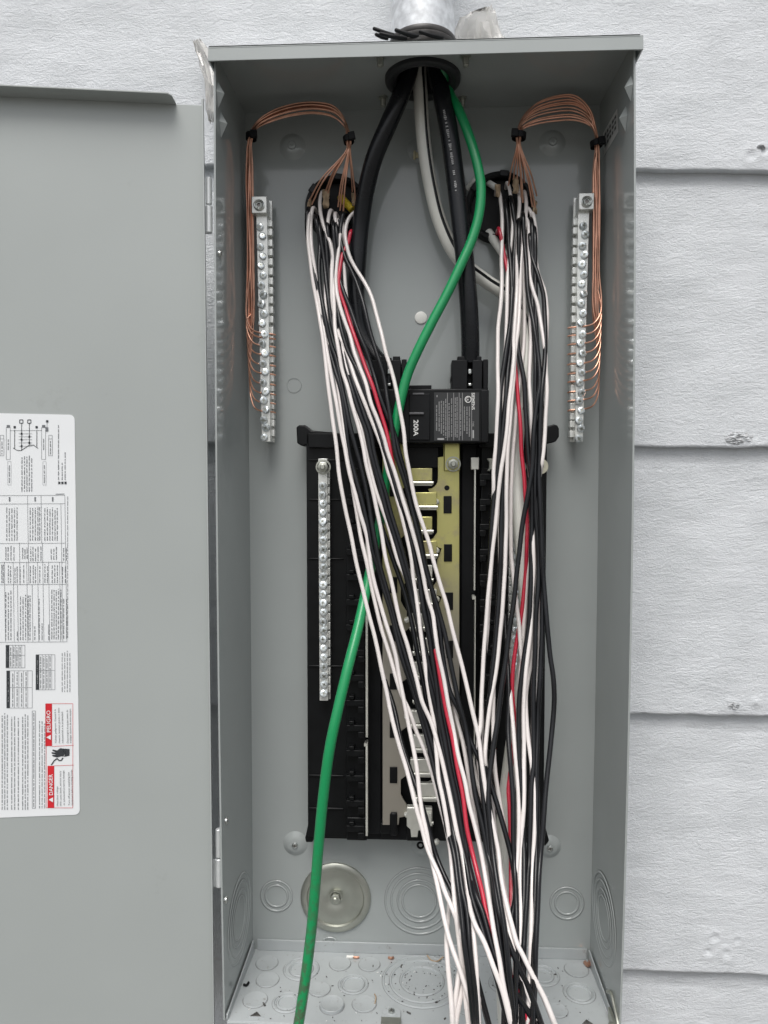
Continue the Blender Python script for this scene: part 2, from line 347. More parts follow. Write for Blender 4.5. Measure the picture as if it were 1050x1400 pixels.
def hood_plate(m):
    x0, x1, y0, y1 = a0.x, a2.x, YF+.0025, .0015; ci, cr = [], []
    ang = sorted([2*math.pi*k/64 for k in range(64)] + [math.atan2(y-HC.y, x-HC.x) % (2*math.pi) for x in (x0, x1) for y in (y0, y1)])
    for a in ang:
        c, s_ = math.cos(a), math.sin(a); ts = []
        if abs(c) > 1e-9: ts.append(((x1 if c > 0 else x0)-HC.x)/c)
        if abs(s_) > 1e-9: ts.append(((y1 if s_ > 0 else y0)-HC.y)/s_)
        t = min(ts); ci.append((HC.x+.0305*c, HC.y+.0305*s_)); cr.append((HC.x+t*c, HC.y+t*s_))
    n = len(ang)
    for z in (zt, zt-.0016): m.add([(x, y, z) for x, y in ci+cr], [(i, (i+1) % n, n+(i+1) % n, n+i) for i in range(n)])
    m.add([(x, y, zt) for x, y in cr]+[(x, y, zt-.0016) for x, y in cr], [(i, (i+1) % n, n+(i+1) % n, n+i) for i in range(n)])
hd.hexa([(a0.x, YF, zb), (a2.x, YF, zb), (a2.x, YF+.0008, zt), (a0.x, YF+.0008, zt), (a0.x, YF+.0016, zb), (a2.x, YF+.0016, zb), (a2.x, YF+.0024, zt), (a0.x, YF+.0024, zt)]); hood_plate(hd)
hd.box(a0.x, a0.x+.0016, YF+.0016, -.02, zb, zt-.0016); hd.box(a2.x-.0016, a2.x, YF+.0016, -.02, zb, zt-.0016)
hd.build('rain_hood', GREY, box, .0003)
# shared screw meshes
def screw_mesh(name, r, h, mats, slot=True, hexhead=False):
    m = MB(); n = 6 if hexhead else 20
    if hexhead:
        m.lathe((0, 0, 0), (0, -1, 0), [(r*1.35, 0), (r*1.35, .0006), (r*1.1, .0007)], 24)
        m.lathe((0, 0, 0), (0, -1, 0), [(r, .0007), (r, h*.9), (r*.85, h), (0, h)], 6, smooth=False)
        m.lathe((0, 0, 0), (0, -1, 0), [(r*.5, h), (r*.5, h*1.35), (r*.35, h*1.5), (0, h*1.5)], 14)
    else:
        m.lathe((0, 0, 0), (0, -1, 0), [(r*.98, 0), (r, h*.45), (r*.88, h*.8), (r*.55, h), (r*.3, h*.98), (r*.26, h*.35), (0, h*.3)], n)
        if slot:
            m.obox((0, -h*.93, 0), (r*.72, 0, 0), (0, h*.1, 0), (0, 0, r*.12), 1)
            m.obox((0, -h*.93, 0), (r*.12, 0, 0), (0, h*.1, 0), (0, 0, r*.5), 1)
    return m.mesh(name, mats)
def put(me, loc, parent, name='screw', axis=None, spin=None, tiltr=.0):
    o = bpy.data.objects.new(name, me); o.location = loc
    q = Vector((0, -1, 0)).rotation_difference(Vector(axis)) if axis is not None else Matrix.Identity(3).to_quaternion()
    sp = random.uniform(0, 6.28) if spin is None else spin
    q = q @ Matrix.Rotation(sp, 3, 'Y').to_quaternion()
    if tiltr: q = Matrix.Rotation(random.uniform(-tiltr, tiltr), 3, 'X').to_quaternion() @ Matrix.Rotation(random.uniform(-tiltr, tiltr), 3, 'Z').to_quaternion() @ q
    o.rotation_mode = 'QUATERNION'; o.rotation_quaternion = q
    return link(o, parent)
S_TERM = screw_mesh('terminal_screw', .0039, .0025, [SCREWM, ZINCD])
S_SM = screw_mesh('screw', .0032, .0022, [ZINC, STEELD])
S_PAINT = screw_mesh('screw', .0042, .002, [GREY, GREY], slot=True)
S_HEX = screw_mesh('nut', .0055, .0045, [ZINCD], hexhead=True)
# mounting dimples pressed into the back
def dimple(px, py, rpx, scr):
    p = P(px, py, 0); r = rpx*mpp(p); m = MB()
    m.lathe(p, (0, -1, 0), [(r, 0), (r*.88, .0008), (r*.7, .0025), (r*.45, .0036), (0, .0038)], 40)
    d = m.build('mounting_dimple', GREY, box)
    if scr: put(scr, (p.x, -.0038, p.z), d)
dimple(400, 201, 18, S_PAINT); dimple(755, 196, 18, S_PAINT)
dimple(404, 1153, 17, S_SM); dimple(751, 1157, 16, S_SM); dimple(577, 1156, 15, None)
dm = MB(); p = P(574, 205, 0); dm.lathe(p, (0, -1, 0), [(.013, 0), (.011, .0015), (.007, .003), (0, .0034)], 36); dmo = dm.build('mounting_dimple', GREY, box)
cn = MB(); cn.lathe(P(565, 212, -.004), (1, .0, -.05), [(.004, 0), (.0045, .002), (.0028, .003), (.0028, .014), (.0044, .0145), (.0042, .018), (0, .018)], 20); cn.build('anchor', YELLOW if 0 else mat('cream_plastic', (.55, .50, .33), .45), dmo)
pl = MB(); p = P(575.5, 434.5, 0); pl.lathe(p, (0, -1, 0), [(.0064, 0), (.0062, .0012), (.005, .0017), (0, .0018)], 28); pl.build('hole_plug', WHITEP, box)
# stamped mark
st = MB(); p = P(402, 527, -.0003); st.lathe(p, (0, -1, 0), [(.0078, 0), (.0076, .0002), (.0073, .0002), (.0071, 0)], 36)
st.build('stamped_ring', GREY, box)
# knockouts -----------------------------------------------------------
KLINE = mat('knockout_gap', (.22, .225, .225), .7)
def bead(m, o, ax, r, wd, h):
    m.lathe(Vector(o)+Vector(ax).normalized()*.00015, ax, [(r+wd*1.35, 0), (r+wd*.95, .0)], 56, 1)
    m.lathe(o, ax, [(r+wd, 0), (r+wd*.55, h*.8), (r, h), (r-wd*.55, h*.8), (r-wd, 0)], 56)
def ko_back(px, py, rs, h=.0008):
    p = P(px, py, 0); m = MB(); k = mpp(p)
    for r in rs: bead(m, p, (0, -1, 0), r*k, .0011, h)
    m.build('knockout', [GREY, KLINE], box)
ko_back(573, 1232, (46, 38, 29, 22.5)); ko_back(378, 1225, (21, 15)); ko_back(775, 1235, (22, 15.5))
p = P(459, 1226, 0); k = mpp(p); m = MB(); r = 48*k
m.lathe(p, (0, -1, 0), [(r, 0), (r, .0022), (r*.97, .0032), (r*.84, .0042), (r*.82, .0040), (r*.79, .0020), (r*.77, .0022), (r*.3, .0026), (r*.24, .001), (r*.2, .0008), (0, .0008)], 96, smooth=False)
m.add([p+Vector((-.0006, -.0037, r*.83)), p+Vector((.0006, -.0037, r*.83)), p+Vector((.0006, -.0037, r*.93)), p+Vector((-.0006, -.0037, r*.93))], [(0, 1, 2, 3)])
hc = m.build('hole_cover', ZINCD, box)
put(S_HEX, (p.x, -.0012, p.z), hc, 'nut')
def ko_floor(px, py, rx, rings=(), raised=.0011):
    p = PZ(px, py, 0); k = mpp(p); m = MB(); r = rx*k
    if rings:
        for q in (rx,)+tuple(rings): bead(m, p, (0, 0, 1), q*k, .0012, .0014)
    else:
        m.lathe(p, (0, 0, 1), [(r, 0), (r*.985, raised), (r*.95, raised*1.15), (r*.9, raised), (0, raised)], 48)
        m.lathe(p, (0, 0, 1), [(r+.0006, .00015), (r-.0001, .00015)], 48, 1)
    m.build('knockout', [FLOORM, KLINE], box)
for q in [(365, 1317, 15), (366, 1340, 15.5), (349, 1367, 16.5), (437, 1353, 14.5), (465, 1318, 14.5), (505, 1319, 14.5), (498, 1373, 16.5), (788, 1326, 16), (762, 1382, 14), (700, 1384, 15), (640, 1378, 15)]: ko_floor(*q)
ko_floor(454, 1376, 16.5, raised=.0028)
for q in [(412, 1325, 23, (15,)), (393, 1371, 19, (13.5,)), (483, 1346, 19, (14,)), (577, 1341, 53, (43, 29)), (742, 1334, 21, (13.5,)), (792, 1358, 20, (15,)), (690, 1345, 20, (14,))]: ko_floor(*q)
def ko_side(py, pyt, rings, sgn):
    X = XL if sgn < 0 else XRt
    pxm = {-1: (330, 1255), 1: (822, 1255)}[sgn]
    p0 = PX(pxm[0], pxm[1], sgn*.1785); y, z = p0.y, p0.z; m = MB()
    nrm = Vector((-sgn, (X(z, 0)-X(z, -D))/D*sgn*-1*-1 if 0 else 0, 0))
    sl = (X(z, 0)-X(z, -D))/D; ax = Vector((1, -sl, 0))*(-sgn)
    for r in rings: bead(m, (X(z, y), y, z), ax, r, .0012, .0009)
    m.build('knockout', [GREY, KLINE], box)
ko_side(0, 0, (.041, .034, .026, .020), -1); ko_side(0, 0, (.041, .034, .026, .020), 1)
# drain lances, bracket and latch at the front
for px, py in ((350, 1389), (803, 1400)):
    p = PZ(px, py, 0); m = MB(); m.poly([p+Vector((-.0075, -.002, 0)), p+Vector((.0075, -.002, 0)), p+Vector((0, .007, 0))], (0, 0, .0012))
    m.poly([p+Vector((-.0055, -.0022, .0013)), p+Vector((.0055, -.0022, .0013)), p+Vector((0, .0042, .0013))], (0, 0, .0002), 1); m.build('drain_lance', [FLOORM, STEELD], box, .0003)
p = PZ(535, 1392, 0); m = MB()
m.poly([Vector((p.x+.0088*c, p.y+.004+.0088*s, .0002)) for c, s in [(math.cos(a), math.sin(a)) for a in np.linspace(0, math.pi, 14)]]+[Vector((p.x-.0088, p.y-.010, .0002)), Vector((p.x+.0088, p.y-.010, .0002))], (0, 0, .0022))
m.box(p.x-.0092, p.x+.0092, p.y-.014, p.y-.004, .0026, .0042, 1)
lb = m.build('latch_bracket', [FLOORM, ZINCD], box, .0004); put(S_SM, (p.x, p.y+.005, .0024), lb, axis=(0, 0, 1))
m = MB(); q = PZ(838, 1380, .004)
q = Vector((XRt(.01, -.095)-.004, -.098, .004))
m.tube(spline([q+Vector(v) for v in ((.001, .022, .014), (.0025, .016, .017), (.003, .004, .012), (.003, -.010, .004), (.002, -.016, -.006))], 6), .0017, 8)
m.box(q.x-.001, q.x+.0018, q.y-.012, q.y+.012, q.z-.003, q.z+.006, 0)
m.lathe(q+Vector((-.001, -.006, .001)), (-1, -.2, .3), [(.0035, 0), (.0035, .003), (.002, .004), (0, .004)], 14)
m.lathe(q+Vector((-.006, -.011, .0)), (-1, -.3, .2), [(.003, 0), (.003, .004), (.0018, .005), (0, .005)], 6, smooth=False)
m.build('door_latch', ZINCD, box)
# screws and pressed tabs on the sides
for px, py, s in ((305, 347, -1), (313, 1122, -1), (312, 1230, -1)):
    p = PX(px, py, s*.1795); put(S_SM, (XL(p.z, p.y), p.y, p.z), box, axis=(1, 0, 0))
for px, py, s in ((300, 129, -1), (304, 170, -1), (860, 120, 1), (853, 162, 1)):
    p = PX(px, py, s*.181); X = (XL if s < 0 else XRt)(p.z, p.y); m = MB()
    m.add([(X, p.y-.006, p.z), (X, p.y+.007, p.z-.003), (X, p.y, p.z+.011), (X, p.y, p.z-.012), (X-s*.006, p.y-.001, p.z)], [(4, 0, 2), (4, 2, 1), (4, 1, 3), (4, 3, 0)], 0, False)
    m.build('pressed_tab', GREY, box)
for px, py in ((520, 82), (637, 82), (524, 138), (632, 139)):
    p = PZ(px, py-6, H); m = MB(); m.lathe((p.x, p.y, H), (0, 0, -1), [(.0045, 0), (.0045, .002), (.0028, .0021)]+[(.0026+.0003*(i % 2), .003+.0008*i) for i in range(9)]+[(0, .0105)], 16)
    m.build('hub_screw', ZINCD, box)
# hinges
for y0, y1, px, sp in ((243, 319, 285.2, 281), (1133, 1212, 299, 1172)):
    m = MB(); yy = -.1; zt_, zb_ = P(px, y0, yy).z, P(px, y1, yy).z; zm = (zt_+zb_)/2; x = P(px, (y0+y1)/2, yy).x
    for a, b, rr in ((zb_, zm-.0006, .0034), (zm+.0006, zt_, .0028)):
        m.lathe((x, yy, a), (0, 0, 1), [(0, 0), (rr*.8, 0), (rr, .0006), (rr, b-a-.0006), (rr*.8, b-a), (0, b-a)], 18)
    m.box(x, x+.002, yy+.002, yy+.004, zm+.002, zt_); m.box(x-.006, x, yy-.001, yy+.001, zb_, zm-.002)
    m.build('hinge', HINGEM, box)
# sticker on the right wall
m = MB()
def SW(px, py, off=.0004):
    p = PX(px, py, .1785)
    for _ in range(4): p = PX(px, py, XRt(p.z, p.y))
    return p-Vector((off, 0, 0))
m.quad(SW(825, 182), SW(826.5, 213), SW(846, 180), SW(844.5, 148))
for i in range(3):
    for j in range(5):
        u0, u1 = .12+.17*j, .12+.17*j+.08+.05*random.random(); v0 = .18+.24*i; v1 = v0+.14
        def bl(u, v): 
            return (825+20*u, 182-34*u+31*v, )
        m.quad(SW(*bl(u0, v0), .0007), SW(*bl(u0, v1), .0007), SW(*bl(u1, v1), .0007), SW(*bl(u1, v0), .0007), 1)
m.build('sticker', [mat('sticker_grey', (.5, .51, .5), .5), INK], box)
# slot near the floor
p = P(451, 1284.5, 0); m = MB(); m.tube([p+Vector((.0062*math.cos(a), -.0008, .0026*math.sin(a))) for a in np.linspace(0, 2*math.pi, 24)], .0009, 6)
m.build('slot_tab', GREY, box)

# ---------------------------------------------------------------- door (opened, hinged at left)
DA = R(8)
DP = Vector((P(284, 700, -D+.002).x, -D+.002, 0)); DU = Vector((-math.cos(DA), -math.sin(DA), 0)); DN_ = Vector((math.sin(DA), -math.cos(DA), 0))
def Dp(px, py, off=0.0): return hit(px, py, DP+DN_*off, DN_)
door = thing('panel_door', 'grey metal panel door swung wide open at left of the box', 'door')
tr = Dp(277, 144); br = Dp(292, 1400); ztop = tr.z; u0 = (tr-DP).dot(DU); u1 = (br-DP).dot(DU)
def DL(u, off, z): return DP + DU*u + DN_*off + Vector((0, 0, z))
um = (u0+u1)/2; dm = MB(); LW = .385
zbot = -.03
dm.hexa([DL(LW, 0, zbot), DL(u1, 0, zbot), DL(u0, 0, ztop), DL(LW, 0, ztop), DL(LW, -.0015, zbot), DL(u1, -.0015, zbot), DL(u0, -.0015, ztop), DL(LW, -.0015, ztop)])
do = dm.build('door_sheet', DOORM, door, .0003)
ft = Dp(237, 128, .016); uf = (Dp(241, 146)-DP).dot(DU)
fm = MB(); d0 = .0165
fm.poly([DL(LW, 0, ztop-.0005), DL(uf, 0, ztop-.0005), DL(uf+.0015, d0*.75, ztop+.0002), DL(uf+.005, d0, ztop+.0004), DL(LW, d0, ztop+.0004)], (0, 0, .0014))
fm.build('top_flange', DOORM, door, .0003)
fm = MB(); fm.hexa([DL(u1+.0002, 0, zbot), DL(u1-.0012, 0, zbot), DL(u0-.0012, 0, ztop+.006), DL(u0+.0002, 0, ztop+.006), DL(u1+.0002, .005, zbot), DL(u1-.0012, .005, zbot), DL(u0-.0012, .005, ztop+.003), DL(u0+.0002, .005, ztop+.003)])
fm.build('hinge_flange', DOORM, door)
# label
lab = MB(); pts = []
for cx, cy, a0_ in ((95, 574, 90), (102, 1107, 0)):
    for a in np.linspace(a0_, a0_-90, 6): pts.append(Dp(cx+7*math.cos(R(a)), cy-7*math.sin(R(a)), .0004))
left = [Dp(-90, 1121.5, .0004), Dp(-90, 563, .0004)]
poly = pts + left
lab.poly(poly[::-1], DN_*-.0003)
labo = lab.build('warning_label', LABELW, door)
O1, O2 = .0007, .0010
pr = MB()
def q(x0, y0, x1, y1, mi=0, off=O1): pr.quad(Dp(x0, y1, off), Dp(x1, y1, off), Dp(x1, y0, off), Dp(x0, y0, off), mi)
def ln(x0, y0, x1, y1, wd=.45, mi=1):
    a = math.atan2(y1-y0, x1-x0); dx, dy = -math.sin(a)*wd/2, math.cos(a)*wd/2
    pr.quad(Dp(x0+dx, y0+dy, O1), Dp(x1+dx, y1+dy, O1), Dp(x1-dx, y1-dy, O1), Dp(x0-dx, y0-dy, O1), mi)
def rect(x0, y0, x1, y1, wd=.45, mi=1): ln(x0, y0, x1, y0, wd, mi); ln(x0, y1, x1, y1, wd, mi); ln(x0, y0, x0, y1, wd, mi); ln(x1, y0, x1, y1, wd, mi)
def col(x, y0, y1, h=1.7, mi=1, full=False):       # one line of small print running upward
    y = y1
    while y > y0:
        L = random.uniform(2.5, 8); e = max(y0, y-L)
        yy = y
        while yy > e+.5:            # letters as short ticks
            q(x-h/2*random.uniform(.75, 1), yy-.75, x+h/2*random.uniform(.5, 1), yy, mi); yy -= 1.15
        y = e-1.2
def block(xs, y0, y1, **k):
    for x in xs: col(x, y0+random.uniform(0, 4), y1, **k)
# wiring diagram
for x in (8.5, 56.8): rect(x, 584, x+5.4, 628); q(x+.7, 581, x+5, 584.5, 1); col(x+2.8, 600, 615)
for x in (10, 58): rect(x+.5, 631, x+5, 663, .3); col(x+2.7, 636, 660)
ln(14, 588.5, 57, 588.5)
for x, a, b in ((20, 588, 613), (29.5, 578, 616), (40, 578, 608), (50.3, 588, 611)): ln(x, a, x, b, .8, 0)
for x in (29, 40): rect(x-2.3, 574, x+2.3, 578.5, 1.0, 0)
for x, y in ((29.5, 593), (40, 597), (29.5, 601), (40, 605.3), (29.5, 610)): q(x-1.3, y-1.3, x+1.3, y+1.3, 0); ln(25.5, y, 44, y)
for a, b in zip([(18, 612.5), (23, 615.5), (28.5, 616), (34, 612.5), (40, 608.5), (46, 608.5), (52, 613)], [(23, 615.5), (28.5, 616), (34, 612.5), (40, 608.5), (46, 608.5), (52, 613), (52.2, 613.2)]): ln(*a, *b, .8, 0)
for x in (0, 66.3): rect(x, 600, x+5.3, 623); rect(x+.3, 595, x+5, 600); col(x+2.7, 603, 621)
for x, y in ((20, 584), (50, 584), (64.5, 576)): q(x-1.6, y-1.6, x+1.6, y+1.6, 0)
q(62, 584, 66, 590, 1); ln(64.2, 576, 64.2, 586)
block((30, 33.5, 36.7, 40, 43.3), 622, 672); col(80, 581, 656); col(85, 632, 656); col(89, 618, 656)
for x in (81, 85.3, 89.5): q(x-1.5, 658.5, x+1.5, 661.8, 0)
# table
SH = .0145
def vx(x, y): return x+(y-677)*SH
for y in (677, 688.5, 742.5, 768.5, 798.8, 877.5): ln(-80, y+1, vx(88.5, y), y)
for x, a, b in ((88.5, 677, 877.5), (37.5, 677, 799), (56, 677, 742), (83, 688, 877), (25.5, 742, 799), (57, 742, 877), (4.5, 768, 877), (16.5, 768, 877), (35, 768, 877), (50, 768, 877), (65, 768, 877), (80, 768, 877), (22, 799, 877), (42, 799, 877)): ln(vx(x, a), a, vx(x, b), b)
for xs, a, b in (((9, 12.5, 16, 19.5, 23), 692, 739), ((41, 44.5, 48, 51.5, 54), 692, 739), ((61, 64.5, 68, 71.5, 75, 78), 692, 739), ((7, 10, 14, 18), 746, 766), ((30, 33, 36), 747, 764), ((41, 44, 47.5, 51, 55), 744, 767), ((69, 72.5, 76), 746, 765), ((86, 89.5), 746, 766),
                 ((1, 3, 10, 13, 19, 22, 26, 31, 40, 44, 47, 53, 60, 63.5, 70, 73.5, 77, 84, 88), 771, 797), ((6, 9.5, 13), 806, 875), ((21,), 860, 875), ((26, 29.5, 33, 36.5, 39), 812, 875), ((51.5,), 818, 875), ((45, 55, 64), 852, 875), ((69, 72, 75, 78, 81.5), 803, 874), ((85, 89), 816, 873)): block([vx(x, a) for x in xs], a, b)
for x in (13, 48, 72): q(x-1, 679.5, x+1, 685.5, 1)
col(92.5, 678, 872, h=1.3); ln(76, 675.6, 88, 675.2, .8)
# small black headed tables
for x0, y0, y1, x1 in ((8, 882, 913, 34), (9, 917, 968, 44), (49, 895, 943, 75)):
    q(x0, y0, x0+4.5, y1, 0); rect(x0, y0, x1, y1); col(x0+2.3, y0+8, y1-8, h=1.2, mi=3)
    for j in range(1, 5): xx = x0+4.5+(x1-x0-4.5)*j/5; ln(xx, y0, xx, y1, .4); col(xx-2.3, y0+2, y1-2)
    ln(x0+4.5, y0+(y1-y0)*.45, x1, y0+(y1-y0)*.45, .4)
block((85, 88.5, 92, 95.5), 888, 946, h=1.4)
block((3, 6.5, 10), 974, 1107); block((16, 20, 25), 978, 1107); block((31, 34.5, 38), 976, 1107)
rect(44, 972, 48.5, 1105, .5); col(46.2, 974, 1103); block((54, 57.5, 61), 985, 1105, h=1.5)
# danger panel
rect(63, 962, 99.5, 1104.5, .5, 2)
q(62, 962, 71, 1020, 2); q(65, 1047, 74, 1104.5, 2); ln(71, 1020.5, 100.5, 1019, .5, 2); ln(73, 1047, 101, 1046, .5, 2)
UPV = Vector((0, 0, 1)); RV = -DU
def ltext(s, x, y, hpx, wpx, mi=3, bold=.0, off=O2):
    o = Dp(x, y, off); k = mpp(o)
    text(pr, s, o, UPV, -RV, hpx*k*1.38, wpx*k, mi, bold)
ltext('PELIGRO', 69.2, 1001, 5.2, 30, bold=.01); ltext('DANGER', 72.3, 1087, 5.2, 29, bold=.01)
for x, y in ((66.5, 1008), (69.5, 1093.5)):
    pr.add([Dp(x+3, y+3.4, O2), Dp(x+3, y-3.4, O2), Dp(x-3.2, y, O2)], [(0, 1, 2)], 3)
for s, x, y, wv in (('Hazardous voltage.', 79.5, 1102, 28), ('Will cause death, serious injury', 84, 1102, 49), ('or substantial property damage.', 88.5, 1101, 49), ('Turn off power supplying the', 95.5, 1101, 46), ('equipment before working inside.', 99.5, 1101, 50)): ltext(s, x, y, 2.2, wv, 0)
for s, x, y, wv in (('Voltaje peligroso. Causará la', 77, 1016, 47), ('muerte, lesiones graves o daño', 82, 1016, 49), ('substancial a la propiedad.', 86.5, 1016, 44), ('Desenergice el equipo antes de', 93.5, 1016, 46), ('trabajar dentro de este equipo.', 97.5, 1016, 48)): ltext(s, x, y, 2.2, wv, 0)
# shock pictogram: hand, spark and wire
hand = [(82, 1023), (95, 1024), (95, 1033), (89, 1034.5), (84, 1034), (78, 1035.5), (72, 1034), (71, 1032.3), (77, 1031.8), (70.5, 1030.2), (70.5, 1028.3), (77, 1028.8), (71.5, 1026.4), (71.8, 1024.6), (78, 1026)]
pr.add([Dp(x, y, O1) for x, y in hand][::-1], [tuple(range(len(hand)))], 0)
sq = [(70, 1046), (74, 1040), (78, 1037), (81, 1040), (84, 1039.5), (86, 1036)]
for a, b in zip(sq, sq[1:]): ln(*a, *b, 1.6, 0)
ln(88.5, 1023.5, 86, 1028, 1.1, 3); ln(86, 1028, 90, 1028.5, 1.1, 3); ln(90, 1028.5, 87, 1034, 1.1, 3)
pr.build('printed_text', [INK, INKG, REDINK, LABELW], labo)

# ---------------------------------------------------------------- conduit, hub and scraps on the hood
cd = thing('conduit', 'galvanised steel conduit rising from the hood of the panel', 'pipe')
m = MB(); rc = .0297; hz = zt
m.lathe((HC.x, HC.y, 0), (0, 0, 1), [(rc*.86, H-.001), (rc*.86, H+.5), (rc, H+.5), (rc, hz+.0005), (rc*.86, hz+.0005)], 64); m.build('pipe', CONDM, cd)
m = MB(); prof = [(rc+.0003, hz+.0002)]
HT = P(579, 29, HC.y-rc-.003).z; st_ = (HT-hz)/6
print('HC', HC, 'hz', hz, 'HT', HT)
for i in range(6): z = hz+.0006+i*st_; prof += [(rc+.0026-i*.0002, z), (rc+.0028-i*.0002, z+st_*.55), (rc+.0010, z+st_*.8)]
prof += [(rc+.0002, HT)]
m.lathe((HC.x, HC.y, 0), (0, 0, 1), prof, 64); m.build('threaded_hub', HUBM, cd)
m = MB(); m.lathe((HC.x, HC.y, 0), (0, 0, 1), [(.0248, H+.03), (.0248, H-.003), (.0285, H-.0055), (.031, H-.0058), (.0336, H-.0055), (.0352, H-.004), (.0356, H-.0003)], 56); m.build('bushing', mat('grey_black_plastic', (.03, .032, .034), .4, spec=.3), cd)
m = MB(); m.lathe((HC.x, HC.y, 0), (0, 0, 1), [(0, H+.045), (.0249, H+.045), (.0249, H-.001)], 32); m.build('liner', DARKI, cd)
scr = [((511, 39), (548, 51), HC.y-.020), ((514, 47), (530, 52), HC.y-.028), ((541, 41), (572, 50), HC.y-.036), ((574, 43), (606, 52), HC.y-.037), ((520, 46), (556, 53), HC.y-.034)]
for i, (a, b, y) in enumerate(scr):
    m = MB(); A = P(*a, y); B = P(*b, y+.006); B.z = max(B.z, zt+.0012); dv = (B-A).normalized()
    m.tube([A-dv*.001, A, A.lerp(B, .5)+Vector((0, 0, -.0006)), B], [.0008, .0017, .0020, .0021], 7)
    o = m.build('strap_offcut', BLK2, None, .0004)
    tag(o, ['black plastic strip offcut sticking up furthest left on the hood', 'short black strip end lying lowest at left on the hood', 'black strip offcut leaning across the threaded conduit hub', 'black strip offcut lying before the middle of the conduit hub', 'black strip offcut lying half hidden beneath the other strips on the hood'][i], 'offcut', 'black strip offcuts on the hood')
def film(name, rows, label, seed):
    rg = random.Random(seed); nr = len(rows); nc = 13; m = MB(); g = []
    for (a, b, ya, yb) in rows:
        A, B = P(*a, ya), P(*b, yb)
        g.append([A.lerp(B, j/(nc-1))+Vector((rg.uniform(-1, 1)*.0012, rg.uniform(-1, 1)*.0038, rg.uniform(-1, 1)*.0018)) for j in range(nc)])
    vs = [p for r_ in g for p in r_]; fs = [(i*nc+j, i*nc+j+1, (i+1)*nc+j+1, (i+1)*nc+j) for i in range(nr-1) for j in range(nc-1)]
    m.add(vs, fs, 0, False); o = m.build(name, FILM); s = o.modifiers.new('thick', 'SOLIDIFY'); s.thickness = .0003
    tag(o, label, 'plastic film')
film('plastic_film', [((620, 58), (696, 58), -.005, -.008), ((622, 40), (688, 45), -.004, -.006), ((628, 27), (682, 32), -.003, -.004), ((640, 17), (680, 20), -.003, -.003), ((662, 12), (676, 10), -.002, -.002)], 'crumpled clear plastic film behind the hood right of the conduit', 3)
film('plastic_film', [((264, 58), (272, 52), -.012, -.012), ((268, 72), (284, 66), -.012, -.02), ((274, 92), (294, 92), -.014, -.03), ((280, 110), (296, 120), -.02, -.04), ((281, 130), (294, 132), -.02, -.03), ((282, 150), (294, 152), -.02, -.03), ((285, 165), (293, 165), -.02, -.02)], 'twisted white plastic strip hanging at upper left corner of the box', 5)

# ---------------------------------------------------------------- ground bars
YPL, YBAR = -.012, -.026
def ground_bar(name, label, top_f, bot_f, top_s, bot_s, lug, scr, plug, parent=None):
    b = thing(name, label, 'terminal bar', 'silver terminal bars')
    m = MB(); (x0, x1, y0), (x2, x3, y1) = top_f, bot_f
    f4 = [P(x2, y1, YBAR), P(x3, y1, YBAR), P(x1, y0, YBAR), P(x0, y0, YBAR)]; m.hexa(f4+[Vector((p.x, YPL+.001, p.z)) for p in f4]); m.build('bar', ALU, b, .0004)
    m = MB(); (u0_, u1_, v0), (u2, u3, v1) = top_s, bot_s
    s4 = [P(u2, v1, YPL), P(u3, v1, YPL), P(u1_, v0, YPL), P(u0_, v0, YPL)]; m.hexa(s4+[p+Vector((0, .0025, 0)) for p in s4])
    m.build('mounting_strip', ALU, b, .0004)
    m = MB(); N = len(scr)
    for i, (sx, sy) in enumerate(scr):
        t = (sy-v0)/(v1-v0); xa_, xb_ = u0_+(u2-u0_)*t, u1_+(u3-u1_)*t
        m.pbox(xa_+.4, sy-10.5, xb_-.4, sy-1.5, YPL-.0075, YPL-.0002)
    m.build('slotted_edge', ALU, b, .0003)
    for sx, sy in scr: p = P(sx, sy, YBAR+random.uniform(-.0008, .0002)); so_ = put(S_TERM, p, b, 'terminal_screw', tiltr=.32); so_.scale = [random.uniform(.93, 1.06)]*3
    if lug:
        m = MB(); m.pbox(*lug, YBAR-.006, YPL+.004); lo = m.build('lug', ALU, b, .0006)
        m = MB(); cx, cy = (lug[0]+lug[2])/2, (lug[1]+lug[3])/2+1; p = P(cx, cy, YBAR-.006); k = mpp(p)
        m.lathe(p, (0, -1, 0), [(7.4*k, -.0005), (7.4*k, .0016), (6.2*k, .0022), (5.2*k, .0018), (5.0*k, .0002)], 28)
        m.lathe(p, (0, -1, 0), [(5.0*k, .0002), (4.2*k, .0006), (3.6*k, .0016), (3.2*k, .0016)], 6, smooth=False); m.lathe(p, (0, -1, 0), [(3.2*k, .0016), (3*k, .0004), (0, .0004)], 6, 1)
        m.build('set_screw', [ZINC, STEELD], lo)
    if plug:
        put(S_HEX, P(plug[0], plug[1], YBAR-.0004), b, 'nut')
    return b
ys = [311, 323, 338, 350.5, 363.5, 377, 390, 403, 416, 429.5, 442.5, 457.5, 470, 483.5, 497, 509, 523, 536, 547.5, 560.5, 574, 584.5, 598]
ground_bar('grounding_bar', 'silver grounding bar on the left with copper wires looping into it', (350, 365, 289), (358, 370, 604), (364.5, 372, 274), (369.5, 375.5, 605), (344, 268, 364.5, 291.5), [(357+(y-311)*.02+(1.5 if i % 2 else -1.5), y) for i, y in enumerate(ys)], None)
ysr = [y-2+(y-311)*.012 for y in ys]
ground_bar('grounding_bar', 'silver grounding bar on the right beside the small wall sticker', (790.5, 806, 286), (786, 797, 604), (784, 790.5, 270), (778.5, 785.5, 604), (791.5, 263.5, 812.5, 286.5), [(798.5-(y-311)*.022+(1.5 if i % 2 else -1.5), y) for i, y in enumerate(ysr)], None)

